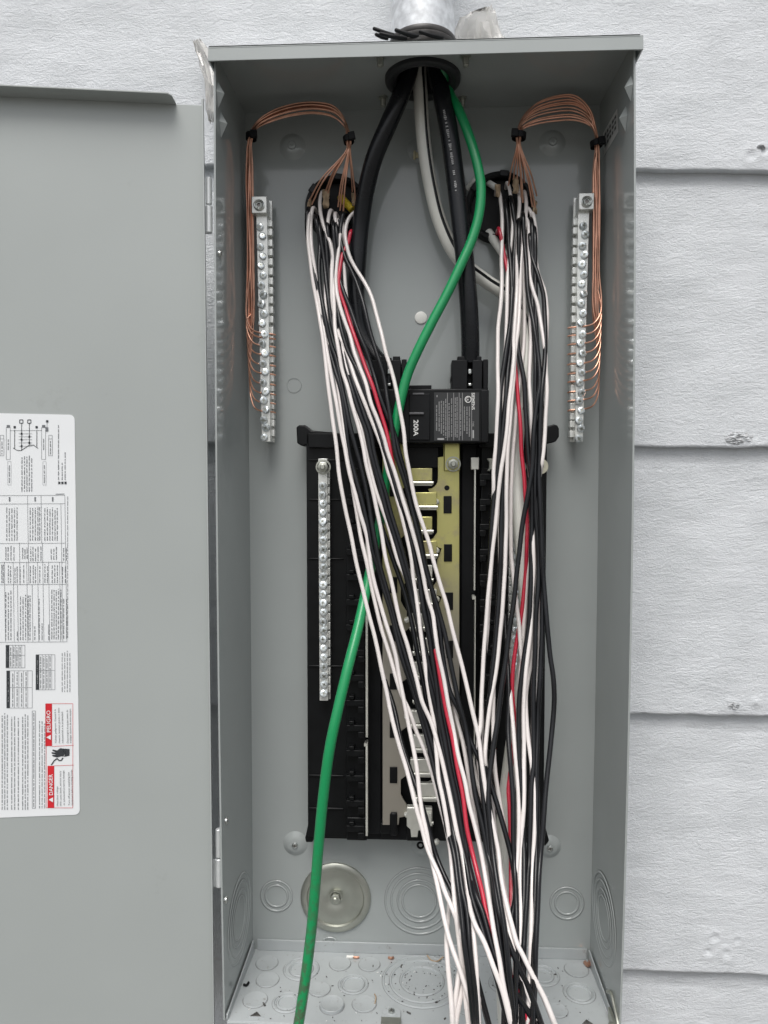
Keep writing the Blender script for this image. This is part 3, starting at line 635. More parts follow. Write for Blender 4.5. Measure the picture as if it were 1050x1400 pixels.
# ---------------------------------------------------------------- breaker base
base = thing('breaker_base', 'long black plastic breaker mounting base with brass bus plates in the box', 'breaker base')
m = MB(); m.pbox(421, 600, 748, 1146, -.020, -.002); m.build('base_plate', BLK2, base, .001)
m = MB(); m.pbox(421, 592, 500, 1144, -.030, -.02); m.pbox(421, 592, 620, 612, -.036, -.02); m.pbox(655, 592, 744, 1144, -.030, -.02); m.pbox(655, 592, 735, 612, -.034, -.02)
for y in (628, 682, 763, 910, 1060, 1105): m.pbox(422, y, 470, y+2, -.0315, -.030)
m.build('side_rails', BLK, base, .0008)
for pts in ([(405, 584), (409, 581), (417, 581), (426, 588.5), (456, 591), (456, 607), (425, 607), (413, 610), (406, 606)], [(733, 590), (746, 583), (757, 580), (762, 581), (764.5, 586), (764.5, 597), (760, 604), (733, 611)]):
    m = MB(); m.poly([P(x, y, -.030) for x, y in pts][::-1], (0, .018, 0)); m.build('hook', BLK, base, .0012)
for pts in ([(421, 1128), (434, 1124), (434, 1138), (427, 1152), (418, 1152), (417, 1146)], [(738, 1124), (745, 1128), (751, 1150), (745, 1158), (737, 1140)]):
    m = MB(); m.poly([P(x, y, -.026) for x, y in pts][::-1], (0, .02, 0)); m.build('foot', BLK, base, .0012)
# ridge columns with breaker hooks
for x0, x1 in ((474, 499), (655, 682)):
    m = MB(); m.pbox(x0, 640, x1, 1149, -.036, -.028); m.build('hook_rail', BLK, base, .0008)
hk = MB(); hk.box(-.009, .009, -.004, .004, -.003, .003); hk.box(.003, .009, -.0065, .004, -.009, -.003); hk.box(-.006, -.001, -.0055, .004, .004, .0075)
hkm = hk.mesh('breaker_hook', BLK)
for sx, s in ((486, 1), (668, -1)):
    for k in range(15):
        o = bpy.data.objects.new('breaker_hook', hkm); o.location = P(sx, 652+k*34.2, -.039); o.scale = (s, 1, 1); link(o, base, .0005)
# centre rail and bus plates
m = MB(); m.pbox(502, 606, 521, 1140, -.026, -.018); m.pbox(629, 606, 652, 1140, -.026, -.018); m.pbox(521, 608, 629, 1146, -.024, -.018); m.build('centre_rail', BLK2, base, .0008)
for x, segs in ((501.3, ((720, 1008), (1018, 1143))), (649.2, ((634, 807), (817, 1060)))):
    for a, b in segs:
        m = MB(); m.pbox(x-1.3, a, x+1.3, b, -.041, -.03); m.pbox(x-3.5, a-1.5 if a > 800 else a, x+1.2, a+2.5, -.0408, -.03) ; m.build('rail_strip', TIN, base)
m = MB(); m.pbox(644, 625, 655, 642, -.0415, -.03); m.build('rail_clip', TIN, base, .0006)
YBUS = -.037
def bus(poly, holes, name='bus_plate'):
    m = MB(); m.poly([P(x, y, YBUS) for x, y in poly][::-1], (0, .0022, 0))
    o = m.build(name, BRASS, base, .0004)
    for x, y, a, b in holes:
        h = MB(); h.pbox(x-a, y-b, x+a, y+b, YBUS-.0012, YBUS-.0002); h.build('slot', BLK, o, .0004)
    return o
def arc(cx, cy, r, a0, a1, n=7): return [(cx+r*math.cos(R(a)), cy-r*math.sin(R(a))) for a in np.linspace(a0, a1, n)]
# right plate: scalloped inner edge, an arm reaching in below every bay
rp = [(628, 606), (628, 1090), (604, 1090)]
yb = 1082
while yb > 700:
    rp += [(604, yb-2), (588, yb-8), (586, yb-14)] + [(592, yb-16)] + [(597.5, yb-24)]
    rp += [(597.5, yb-52)]; yb -= 66
rp += [(597.5, 667), (590, 672), (580, 674), (578, 684), (586, 690), (597.5, 692)][::-1] if 0 else []
rp += arc(585, 655, 13.5, -90, 0, 6) + [(598.5, 625), (606, 624), (606, 606)]
bus(rp, [(612, 690, 5.6, 12), (612.5, 756, 5.6, 12), (614, 822, 5.6, 12), (614, 888, 5.6, 12), (614, 954, 5.6, 12), (615, 1020, 5.6, 12)])
lp = [(523, 606), (523, 1128), (545, 1128), (546, 1118), (556, 1116)]
for k in range(7):
    y = 1100-66*k; lp += [(556, y), (551, y-8), (548, y-14), (548, y-34), (556, y-40), (562, y-46), (562, y-54), (556, y-58)]
lp += [(556, 606)]
bus(lp, [(538, y, 5.2, 11) for y in (668, 734, 800, 866, 932, 998, 1060, 1124)])
m = MB(); p = P(611, 667, YBUS-.0003); m.lathe(p, (0, -1, 0), [(3.6*mpp(p), 0), (3.4*mpp(p), .0004), (0, .0004)], 18); m.build('screw_hole', BLK, base)
m = MB(); m.pbox(607, 606, 629, 644, -.0405, YBUS-.0002); tab = m.build('bus_tab', BRASS, base, .001); put(S_HEX, P(619.5, 634.5, -.0407), tab, 'nut')
# stabs along the middle: flat blade, rolled silver lip, knob
for k in range(15):
    y = 640+k*33.2; odd = k % 2
    x0, x1 = (561, 591) if not odd else (565, 597)
    st = MB(); st.pbox(x0, y, x1, y+17, -.044, -.0375)
    blade = st.build('bus_stab', BRASS if k < 4 else TIN, base, .0006)
    A, B = P(x0-1, y+20, -.0445), P(x1+1.5, y+20, -.0445); lp_ = MB(); lp_.tube([A, B], .0017, 10); lp_.pbox(x0, y+20.5, x1, y+24, -.043, -.0375)
    lp_.build('stab_lip', TIN, blade)
    m = MB(); sx = -1 if odd else 1; cx = (557 if odd else 596)
    a, b = P(cx-3.5, y+46+sx*2.5, YBUS-.002), P(cx+4, y+42-sx*-2.5, YBUS-.003)
    m.tube([a, a.lerp(b, .15), a.lerp(b, .85), b], [.0015, .003, .003, .0015], 10); m.build('stab_knob', TIN, blade)
m = MB(); m.poly([P(x, y, -.047) for x, y in [(556, 1104), (574, 1104), (575, 1112), (590, 1112), (590, 1126), (584, 1126), (584, 1134), (572, 1136), (571, 1145), (562, 1145), (561, 1134), (556, 1130)]][::-1], (0, .008, 0)); m.build('end_contact', TIN, base, .0008)
m = MB(); m.pbox(520, 1126, 545, 1140, -.036, -.02); m.pbox(534, 1112, 543, 1143, -.040, -.02); m.pbox(556, 1130, 592, 1150, -.038, -.02); m.pbox(474, 1118, 502, 1149, -.038, -.02); m.build('end_stop', BLK, base, .0012)
p = P(575, 1155, -.02); m = MB(); m.tube([p+Vector((.003*math.cos(a), -.001, .003*math.sin(a))) for a in np.linspace(0, 6.283, 16)], .0012, 6); m.build('end_eye', BLK, base)
m = MB(); m.pbox(700, 594, 707, 624, -.046, -.03); m.build('lug_plate', TIN, base, .0005)
m = MB(); m.poly([P(x, y, -.040) for x, y in [(666, 627), (678, 627), (678, 644), (666, 644), (669, 640), (669, 632)]][::-1], (0, .008, 0)); m.build('clip', ZINCD, base, .0004)
m = MB(); p = P(738.5, 637.5, -.032); m.lathe(p, (0, -1, 0), [(.0035, -.001), (.0078, -.001), (.0078, .0012), (.0035, .0012), (.0035, -.001)], 28); m.build('washer', mat('cream_nylon', (.62, .60, .47), .45), base)
m = MB(); m.pbox(556, 606, 600, 640, -.033, -.02); m.build('top_block', BLK, base, .0008)
# neutral bars
YBAR, YPL = -.044, -.033
ground_bar('neutral_bar', 'narrow silver neutral bar with many screws on left of the black base', (435, 447.5, 627), (437, 448.5, 958), (447.5, 451, 640), (448.5, 452, 956), None, [(441.5+(y-664)*.004, y) for y in np.arange(664, 957, 12.35)], (442, 638.5))
ground_bar('neutral_bar', 'silver neutral bar mostly hidden behind the right wire bundle', (702, 716, 627), (698, 710, 958), (697, 701.5, 640), (694, 698, 956), None, [(708-(y-664)*.015, y) for y in np.arange(664, 957, 12.35)], (709, 638.5))

# ---------------------------------------------------------------- main breaker
brk = thing('main_breaker', 'black main breaker marked 200A at the top of the bus', 'circuit breaker')
YF_ = -.060
m = MB(); m.pbox(504, 531, 667, 606, YF_, -.024); body = m.build('breaker_case', BLK, brk, .0012)
m = MB(); m.pbox(657.5, 533, 668.5, 605, YF_-.001, -.03); m.build('end_rib', BLK2, brk, .0008)
m = MB(); m.pbox(559, 538, 588, 602, YF_-.0015, YF_+.002); m.pbox(545, 526.5, 590, 534, YF_+.004, -.03); m.build('handle_bay', BLK2, brk, .0008)
m = MB(); m.pbox(559.5, 563.5, 579.5, 566.5, YF_-.0035, YF_-.0012); m.pbox(564, 537, 580, 539.5, YF_-.0022, YF_-.0012); hb = m.build('handle_edge', mat('grey_plastic', (.09, .09, .095), .4), brk, .0003)
m = MB(); m.quad(P(593.5, 602.5, YF_-.0006), P(655, 602.5, YF_-.0006), P(655, 536.5, YF_-.0006), P(593.5, 536.5, YF_-.0006)); plt = m.build('rating_label', PLATE, brk)
m = MB(); DN3 = Vector((0, 0, -1)); LF = Vector((1, 0, 0))
def btext(s, x, y, hpx, wpx, mi=0, bold=.0, yo=YF_-.0010):
    o = P(x, y, yo); k = mpp(o); text(m, s, o, DN3, LF, hpx*k*1.38, wpx*k, mi, bold)
btext('SIEMENS', 645, 537, 4.2, 23, bold=.012); btext('TYPE', 645.5, 576, 2.6, 7, 1); btext('QN2200', 645.5, 585, 2.6, 14, 1) if 0 else None
def bq(x0, y0, x1, y1, mi=1): m.quad(P(x0, y1, YF_-.0010), P(x1, y1, YF_-.0010), P(x1, y0, YF_-.0010), P(x0, y0, YF_-.0010), mi)
for x in (611.5, 620, 627.5, 632, 644.6): bq(x, 537, x+.55, 602)
for x in (597, 600.5, 603.5, 606.5, 609.5, 614, 617.5, 622.5, 625, 629.8, 635, 638.5, 641.8):
    a, b = 540+random.uniform(0, 18), 600-random.uniform(0, 12); y = a if x < 633 else max(a, 556)
    while y < b:
        L = random.uniform(2, 7); yy = y
        while yy < min(b, y+L): bq(x-.8, yy, x+.7, yy+.7); yy += 1.25
        y += L+1.3
bq(646, 588, 648, 599); bq(597, 540, 598, 543); bq(598, 599, 607, 601.5)
o = P(640, 546, YF_-.0010); k = mpp(o)
m.lathe(o, (0, -1, 0), [(4.6*k, 0), (3.6*k, 0)], 24, 0); btext('UL', 637.8, 543.2, 3.0, 5.5, bold=.01)
m.build('printed_text', [PRINTW, PRINTG], plt)
m = MB(); btext('200A', 565.6, 574, 6.6, 22, bold=.014, yo=YF_-.0018); m.build('printed_text', PRINTW, brk)
# lug covers
for x0, x1, lab_ in ((617.5, 667.5, 1), (508, 556, 0)):
    m = MB(); xc = (x0+x1)/2
    m.pbox(x0, 492, xc-3.4, 533, -.054, -.026); m.pbox(xc+3.4, 492, x1-8, 533, -.054, -.026); m.pbox(x1-7.2, 491, x1, 534, -.052, -.026)
    m.pbox(xc-3.4, 489, xc+3.4, 533, -.040, -.026); m.pbox(x0+8, 487, xc-3, 493, -.050, -.026); m.pbox(xc+5, 487, x1-9, 493, -.050, -.026); m.pbox(x0-1.5, 514, x0+1, 521, -.048, -.03)
    lc = m.build('lug_cover', BLK2, brk, .0007)
    m = MB(); m.pbox(xc-2.8, 504, xc+2.8, 511.5, -.047, -.04); m.pbox(xc-2.8, 523.5, xc+2.8, 528, -.047, -.04); m.build('lug_screw', ZINC, lc, .0008)

# ---------------------------------------------------------------- cables
def yprof(py): return float(np.interp(py, [235, 262, 300, 360, 450, 540, 600, 800, 1000, 1180, 1320, 1400, 1500], [-.010, -.016, -.026, -.038, -.056, -.074, -.082, -.100, -.128, -.172, -.235, -.285, -.36]))
def cable(name, pts3, r, m_, label, cat, group=None, n=12, sub=8):
    mb = MB(); mb.tube(spline(pts3, sub), r, n); return tag(mb.build(name, m_), label, cat, group)
# service feeders come down the conduit
def feeder(pts, ys_, r, m_, label, dx, dy, n=16):
    p3 = [Vector((HC.x+dx, HC.y+dy, H+.22)), Vector((HC.x+dx, HC.y+dy, H+.06))] + [P(x, y, d) for (x, y), d in zip(pts, ys_)]
    return cable('feeder_cable', p3, r, m_, label, 'cable', None, n, 10), p3
feeder([(560, 92), (548, 130), (530, 172), (512, 215), (500, 262), (493, 310), (489, 360), (487, 410), (492, 450), (510, 485), (530, 508), (531, 530)], [-.05, -.05, -.048, -.042, -.034, -.027, -.0245, -.024, -.025, -.030, -.036, -.038], .0086, BLACKF, 'thick black feeder cable curving down left of centre into the breaker', -.010, -.004)
fr, _ = feeder([(596, 92), (604, 130), (614, 180), (622, 240), (629, 300), (636, 360), (641, 420), (643, 470), (643, 495)], [-.048, -.047, -.047, -.048, -.050, -.052, -.050, -.046, -.043], .0088, BLACKF, 'thick black feeder cable with faint white print entering the breaker lug cover', .007, -.002)
wpts = [(573, 88), (575, 130), (579, 190), (588, 250), (602, 305), (626, 352), (664, 384), (695, 405), (713, 430), (719, 465), (718, 510), (711, 560), (706, 610), (706.5, 650), (710, 705), (715, 763), (720, 830), (719, 890), (708, 970), (697, 1050), (689, 1120), (685, 1200), (686, 1290), (690, 1360), (694, 1430)]
wy = [-.04, -.038, -.034, -.030, -.027, -.026, -.026, -.028, -.032, -.040, -.048, -.052, -.055, -.058, -.064, -.070, -.078, -.084, -.092, -.102, -.110, -.125, -.15, -.175, -.20]
fw_, fp = feeder(wpts, wy, .0069, CREAMW, 'off white feeder cable with a black stripe sweeping behind the right bundle', -.003, .010)
sp_ = spline(fp[2:14], 10); mb = MB(); off = []
for i, p in enumerate(sp_):
    t = (sp_[min(i+1, len(sp_)-1)]-sp_[max(i-1, 0)]).normalized(); vw = (CAM-p).normalized(); sd_ = t.cross(vw).normalized()
    off.append(p + vw*.0052 + sd_*(-.0030) * (1 if i < 200 else 1))
mb.tube(off, .0018, 6); mb.build('black_stripe', BLACKF, fw_)
# faint print along the right black feeder
mb = MB(); o_ = [P(x, y, -.0585) for x, y in ((607, 150), (614, 190), (620, 230), (624, 262))]
d_ = (o_[-1]-o_[0]).normalized(); sdv = d_.cross(NY).normalized()
for i in range(46):
    if random.random() < .18: continue
    c_ = o_[0].lerp(o_[-1], i/46); y_ = -.0573; c_ = Vector((c_.x+.0008*math.sin(i*.07), y_, c_.z))
    mb.obox(c_, d_*random.uniform(.0004, .0007), (0, .0001, 0), sdv*random.uniform(.0008, .0014))
mb.build('printed_text', PRINTG, fr)
gp = [(612, 120, -.046), (627, 150, -.05), (641, 185, -.054), (652, 222, -.058), (657.5, 255, -.06), (655, 292, -.062), (645, 328, -.064), (630, 362, -.066), (612, 400, -.068), (591, 440, -.070), (572, 478, -.071), (558, 510, -.071), (549, 542, -.0715), (541, 580, -.072), (534, 620, -.072), (528, 660, -.071), (521, 705, -.072), (512, 750, -.076), (502, 800, -.088), (489, 860, -.108), (475, 915, -.125), (462, 970, -.135), (451, 1022, -.140), (443, 1080, -.142), (437, 1140, -.142), (432, 1200, -.142), (427, 1260, -.144), (420, 1320, -.148), (413, 1370, -.152), (405, 1420, -.158), (396, 1480, -.165)]
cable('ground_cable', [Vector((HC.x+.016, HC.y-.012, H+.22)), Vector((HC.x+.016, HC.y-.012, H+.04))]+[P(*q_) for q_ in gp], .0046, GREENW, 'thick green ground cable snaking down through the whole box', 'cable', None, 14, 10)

RW = .0019
def wire(c, pts, layer, label, group, r=RW, end=None):
    pts = list(pts); x, y = pts[-1][:2]
    if y > 1385 and end is None:
        x0, y0 = pts[-2][:2]; k = (1480-y)/max(1, y-y0); pts.append((x+(x-x0)*k, 1480))
    p3 = []
    for i, q_ in enumerate(pts):
        x, y = q_[:2]
        if len(q_) > 2: layer = q_[2]
        yy = yprof(y) + layer*.0034*min(1, max(.25, (y-250)/250))
        if pts[0][1] > 360: yy += (.034, .022, .011, .004)[i] if i < 4 else 0
        p3.append(P(x, y, yy))
    if pts[0][1] < 360: p3.insert(0, Vector((p3[0].x*.98+.02*P(460 if x < 560 else 685, 282, 0).x, -.003, p3[0].z-.002)))
    rw = random.Random(int(pts[0][0]*13+layer*7+len(pts))); ph = [rw.uniform(0, 6.28) for _ in range(4)]
    if pts[-1][1] > 1385: p3 += [p3[-1]+Vector((.012, -.035, -.10)), p3[-1]+Vector((.02, -.05, -.22))]
    p3 = spline(p3, 3)
    p3 = [p + Vector((0.0002*math.sin(p.z*62+ph[0])+.00012*math.sin(p.z*141+ph[1]), .0006*math.sin(p.z*55+ph[2])+.0003*math.sin(p.z*120+ph[3]), 0)) for p in p3]
    m_ = {'w': WHITEW, 'k': BLACKW, 'r': REDW}[c]
    nm = {'w': 'white_wire', 'k': 'black_wire', 'r': 'red_wire'}[c]
    return cable(nm, p3, RK_ if c == 'k' else r, m_, label, 'wire', group, 10, 3)
RK_ = .0022
GLW, GLK = 'white wires of the left bundle', 'black wires of the left bundle'
GRW, GRK = 'white wires of the right bundle', 'black wires of the right bundle'
L = [
 ('w', 1, 'outermost left white wire of the left bundle, nearest the neutral bar', GLW, [(424, 292), (421, 320), (423.3, 350), (431.3, 403), (441.3, 463), (452, 553), (459.8, 612), (465, 656), (478, 724), (487.2, 770), (501, 825), (511, 866), (526, 936), (534.3, 973), (546.3, 1021), (556.6, 1055), (570, 1110), (576.6, 1131), (585.7, 1163), (601, 1197), (608.6, 1219), (620.8, 1247), (628, 1270, 3), (640, 1310), (655, 1360), (668, 1400)]),
 ('w', 1.4, 'second white wire from the left in the left bundle, crossing low over the knockouts', GLW, [(428, 284), (424.7, 300), (425.3, 327), (430, 365), (438, 420), (446.7, 478), (453.3, 513), (460, 553), (466.7, 590.7), (471.2, 612), (478, 645), (485.7, 675.5), (491.8, 700), (501, 732), (506, 765), (513, 800), (525, 843), (540, 893.7), (547, 930), (553, 961), (559, 991.7), (565, 1024), (570, 1053), (577, 1110), (584, 1140), (590, 1174), (598, 1212), (605.5, 1248), (614.4, 1283.4), (627, 1320), (634, 1341), (642.4, 1367), (650, 1400)]),
 ('w', 2.2, 'third white wire of the left bundle, lying close beside the second', GLW, [(452, 288), (447, 330), (445, 380), (447, 440), (451, 482), (459, 513), (466, 555), (473, 607), (478, 640), (486, 690), (494, 736), (501, 768), (510, 812), (519, 850), (532, 893), (541, 925), (549, 950), (559, 972), (568.6, 998, 3), (579, 1022, 3.6), (590, 1055), (600, 1093), (610, 1135), (617, 1170), (624, 1210), (631, 1255), (636, 1300), (642, 1350), (648, 1400)]),
 ('w', .6, 'white wire bent over a kraft paper tuft at the top of the left bundle', GLW, [(441, 262), (438, 270), (437.5, 285), (440, 300), (446, 318), (452, 333), (455.3, 355), (455.3, 390), (456.7, 416.7), (458.7, 450), (463.3, 480), (468, 507), (474.7, 529), (480, 549), (489.3, 580), (497.3, 613), (502, 640), (508.6, 668), (514, 692), (520, 720), (527.4, 762), (533.4, 787.4), (542, 828.6), (548.9, 857.7), (557.4, 883.4), (568, 922), (577, 959), (589, 986.6), (597.7, 1015.7), (606.3, 1046.6), (615.4, 1090), (623.8, 1132.7), (630, 1163), (636, 1196.7), (642.4, 1240), (647, 1270.8), (650.6, 1312.4), (652.4, 1348.6), (655, 1400)]),
 ('w', 1.6, 'white wire splitting off to the right behind the paper tuft wire near mid panel', GLW, [(458, 292), (461, 320), (460, 360), (463, 420), (468, 470), (477, 520), (487, 560), (498, 605), (508, 650), (516, 678), (527, 709), (534.5, 732), (545, 768.5), (552, 784), (561, 806, 3), (568, 845, 3.6), (577, 885), (588, 925), (598, 965), (606, 1005), (614, 1045), (622, 1085), (631, 1135), (640, 1180), (650, 1222), (662, 1262), (672, 1300), (686, 1345), (704, 1400)]),
 ('w', 1.1, 'white wire with a thin upper half hidden between black wires in the left bundle', GLW, [(463, 300), (455, 345), (454, 400), (458, 440), (462.7, 456.7), (469, 470), (476, 488), (484, 513), (494.7, 540), (508, 575), (521.5, 610), (530, 643.5), (537.5, 663), (546.7, 695), (555.8, 732), (562, 765), (565, 790), (571, 828.6), (576.3, 871.4), (581.4, 914), (584.5, 935), (589, 964), (594.3, 993.4), (597, 1030), (599.4, 1063.7), (605.5, 1092), (611.6, 1128), (616, 1161.6), (618.5, 1189), (620.8, 1219.5), (623, 1248.5), (628, 1290, 4), (640, 1400)]),
 ('w', .2, 'white wire running alongside the red one through the left bundle', GLW, [(466, 318), (463, 340), (459.5, 372), (460, 396), (464, 414), (470.7, 436.7), (478.7, 460.7), (484, 481), (490.7, 500), (500, 524), (508, 552), (516, 573), (525.3, 600), (530, 618), (539, 645), (552.8, 689), (562, 719.7), (570, 748), (576.3, 777), (581.4, 803), (586, 822), (591.7, 840), (595, 863), (600.3, 897), (607, 931), (613, 964), (620, 998.6), (627, 1033), (635.4, 1067), (641, 1098), (648, 1125), (655.8, 1158.6), (662, 1189), (668, 1222.6), (671.5, 1246, -.9), (676, 1276), (683, 1312.4), (688.6, 1348.6), (701, 1400)]),
 ('w', 3.2, 'shaded white wire just right of the bright one beside the red wire', GLW, [(468, 300), (470, 350), (474, 410), (483, 460), (495, 510), (510, 560), (527, 610), (545, 660), (560, 710), (576, 760), (590, 805), (598, 845), (604, 880), (611, 920), (616.6, 942), (623.4, 978), (632, 1012), (637, 1041), (645, 1088), (652, 1130), (659, 1165), (666, 1197), (672, 1232), (676.5, 1264), (683, 1306), (690, 1350), (701, 1400)]),
 ('w', -1.2, 'white wire slanting in front at the bottom middle of the bundles', GLW, [(613, 1080, 1), (624, 1133), (630.5, 1163), (636.5, 1197), (642, 1236, 0), (648.8, 1261.7, -.8), (661.4, 1287), (674, 1321.4), (686.8, 1355.8), (698, 1400)]),
 ('w', -.8, 'bowed white wire arching out on the right side of the left bundle', GLW, [(491, 287), (484, 291), (477.3, 298), (472.7, 310.7), (472, 324), (474.7, 340), (478.5, 352), (485.3, 364.7), (498.7, 386), (508, 406), (514.7, 430), (521.3, 456.7), (527.5, 482), (534.7, 504), (542.7, 537), (548, 566.7), (552, 593), (554.5, 617), (558.9, 640.5), (565, 671), (572.6, 701), (580, 724), (587.8, 747), (591.5, 763), (600.3, 794), (610.6, 825), (619, 863), (629.4, 902), (636, 930), (646, 971), (655, 1012), (659, 1045), (665.7, 1093), (673, 1124), (681, 1162), (685, 1198), (693, 1237), (700, 1265), (706.7, 1290), (714, 1305), (728, 1334), (743, 1363), (758, 1400)]),
 ('w', 3.5, 'thin white wire dangling on the panel floor left of the black wires', GLW, [(620, 1190, 2), (616, 1220), (613.5, 1249), (610.8, 1285), (612.6, 1321), (617, 1367), (619, 1400)]),
 ('w', 3.2, 'white wire end leaning left across the floor beside its twin', GLW, [(640, 1200, 3), (637, 1240), (634, 1275), (630.7, 1309), (626, 1341), (619, 1397), (617, 1415)]),
 ('w', 3.4, 'white wire end leaning left just right of its twin over the floor', GLW, [(646, 1220, 3), (642, 1265), (637, 1310), (631.6, 1348.6), (623, 1397), (621, 1415)]),
 ('r', .7, 'bright red wire slanting down through the left bundle', None, [(480, 316), (476, 332), (468.5, 347), (465.3, 362), (463.5, 384), (465.3, 399), (472, 420.7), (480, 446), (486.7, 466), (492.5, 483), (500, 502.7), (509.3, 526.7), (517.3, 553), (526.7, 584), (532, 608), (538, 638, 1.4), (549, 680, 3.4), (559, 715), (570, 760), (580, 810), (588, 860, 3), (597.7, 902, .9), (603, 936, .7), (609.7, 969.4), (618.3, 1007), (625, 1046.6), (632, 1084), (637.5, 1128), (645, 1161.6), (652.8, 1193.6), (658.9, 1216.5), (665, 1245), (672, 1268), (680, 1293), (688.6, 1312.4), (697.6, 1334), (704.9, 1346.8), (717, 1388), (722, 1400)]),
 ('k', .9, 'black wire just right of the red one, crossing low over the white wires', GLK, [(466, 300), (462.7, 307), (458, 330), (459, 350), (461, 366), (465, 385), (470.7, 403), (480, 425), (493, 461), (502, 482), (510.7, 511), (518.7, 540), (529.3, 567), (538.7, 591), (545, 614), (553, 645), (562, 681.6), (570, 714), (577, 745), (583, 777), (591, 808), (600, 855), (607, 905), (614.9, 945), (628.6, 973), (638.9, 1003.7), (649, 1026), (662.9, 1053), (678, 1094), (690, 1134.5), (697.7, 1166.5), (703, 1198.5), (704.7, 1223), (701, 1247), (697, 1270), (693, 1295), (691, 1340), (690, 1400)]),
 ('k', .3, 'black wire beside the bowed white wire on the right of the left bundle', GLK, [(470, 292), (466.7, 305), (466, 325), (472, 352.7), (480, 370), (486.7, 385), (497, 417), (506.7, 455), (515, 483), (524, 511), (529, 544), (534, 570), (537, 592), (541, 618), (552, 655), (563, 695), (573, 735), (580, 768), (587, 796), (597, 827), (605.4, 856), (614, 893.7), (621.5, 932), (627, 960), (635.4, 990), (640.6, 1019), (645.7, 1055), (651.5, 1094), (660.4, 1131), (666.5, 1166), (674, 1196.7, -.6), (681.5, 1243), (690.4, 1272.6), (701, 1301.5), (714, 1332), (724.8, 1355.8), (740, 1400)]),
 ('k', 1.8, 'leftmost black wire at the edge of the left bundle', GLK, [(421, 285), (419.5, 305), (423, 340), (429, 370), (437, 410), (444, 450), (451, 480), (458, 505), (465.3, 532), (470, 556), (473.5, 582), (477, 614), (487, 656), (496.4, 691), (503, 722), (509, 752), (515, 770), (523, 800), (533.4, 834), (542, 870), (552, 906), (562, 937), (571, 965), (580, 998), (590, 1036), (597, 1064), (604, 1095), (612, 1133), (620, 1166, -.3), (625, 1205), (631, 1249), (635, 1290.7), (641.5, 1339.5), (648, 1400)]),
 ('k', 1.5, 'black wire with a bright sheen beside the third white wire', GLK, [(432, 296), (437, 330), (436, 370), (442, 420), (452, 470), (459, 490), (466, 520), (472, 550), (478.7, 582), (487, 615), (496.4, 648), (504, 686), (510, 724), (517.7, 767), (527, 800), (538, 838), (547, 872), (557, 907), (567, 938), (576, 968), (585, 996), (596, 1036), (604, 1066), (611, 1094), (619, 1134), (626, 1168, -.2), (632, 1215), (638.8, 1249), (643, 1303), (648.8, 1357.6), (651, 1400)]),
 ('k', 1.3, 'black wire crossing behind the paper tuft wire near the breaker', GLK, [(437, 305), (442, 350), (449, 410), (457, 455), (466, 484), (473, 507), (481, 533), (492, 565), (502, 593), (506, 615), (512, 640), (520, 668), (528.5, 699), (537.5, 728), (546.5, 757), (552, 778), (559, 804), (566, 832), (571, 853), (577, 885), (585, 925), (593, 960), (601, 1000), (608, 1035), (616, 1075), (623, 1110), (630, 1150), (638, 1188, .2), (645, 1225), (657, 1262), (668, 1300), (680, 1340), (695, 1400)]),
 ('k', 1.5, 'black wire doubled beside another one right of the paper tuft wire', GLK, [(448, 305), (452, 350), (455, 400), (461, 450), (470, 484), (478, 507), (487, 535), (497, 563), (507, 592), (510.5, 615), (516.5, 640), (525, 668), (534, 699), (543, 728), (551, 757), (556.5, 778), (563.5, 804), (569, 832), (574, 853), (581, 885), (590, 925), (598, 960), (606, 1000), (613, 1035), (621, 1075), (628, 1110), (635.5, 1150), (643, 1190), (650, 1222, 0), (660, 1247), (668, 1275), (676, 1303), (685, 1323, 0), (699.4, 1349), (714, 1371), (734, 1403)]),
 ('k', 1, 'black wire left of the white one beside the red wire', GLK, [(456, 302), (458, 345), (459, 390), (463, 430), (471, 468), (477, 484), (492, 513), (502.7, 547), (513, 576), (524, 611), (533, 638), (543, 673), (552, 707), (561.5, 738), (567.5, 766), (573, 794), (578, 826), (583, 852), (587.5, 875), (592, 907), (596, 938), (601, 975), (608, 1012), (616, 1055), (624, 1095), (631, 1135), (638, 1172), (646, 1205), (656, 1243), (665, 1272), (673, 1302), (684, 1342), (700, 1400)]),
 ('k', 1.6, 'black wire tucked between the white ones at mid panel', GLK, [(460, 304), (464, 350), (468, 400), (474, 440), (481, 482), (496, 520), (507, 552), (518, 584), (528.5, 613), (538, 643), (548, 677), (557, 710), (566.5, 742), (573, 768), (579, 796), (584, 827), (589, 853), (593, 876), (597, 908), (601, 940), (606, 975), (613, 1012), (621, 1055), (629, 1095), (636, 1135), (643, 1172), (652, 1208), (661, 1243), (672, 1280), (690, 1326), (706, 1360), (728, 1400)]),
 ('k', 2.8, 'thin black wire curving below the base over the large knockout', GLK, [(526, 930), (538, 965), (548, 1010), (560, 1050), (572, 1085), (582, 1118), (590, 1150), (597, 1172), (607, 1195), (617, 1215), (628, 1240), (640, 1290), (655, 1350), (668, 1400)]),
 ('k', 3.2, 'dark wire deep in the middle of the left bundle', GLK, [(445, 300), (450, 380), (458, 450), (475, 520), (492, 580), (500, 640), (515, 700), (536, 760), (556, 820), (568, 880), (580, 940), (590, 1000), (602, 1060), (611, 1130), (620, 1162, .3), (626, 1205), (632, 1253), (637, 1292), (643, 1335), (648, 1400)]),
]
for c, lay, lb_, g_, pts in L: wire(c, pts, lay, lb_, g_)
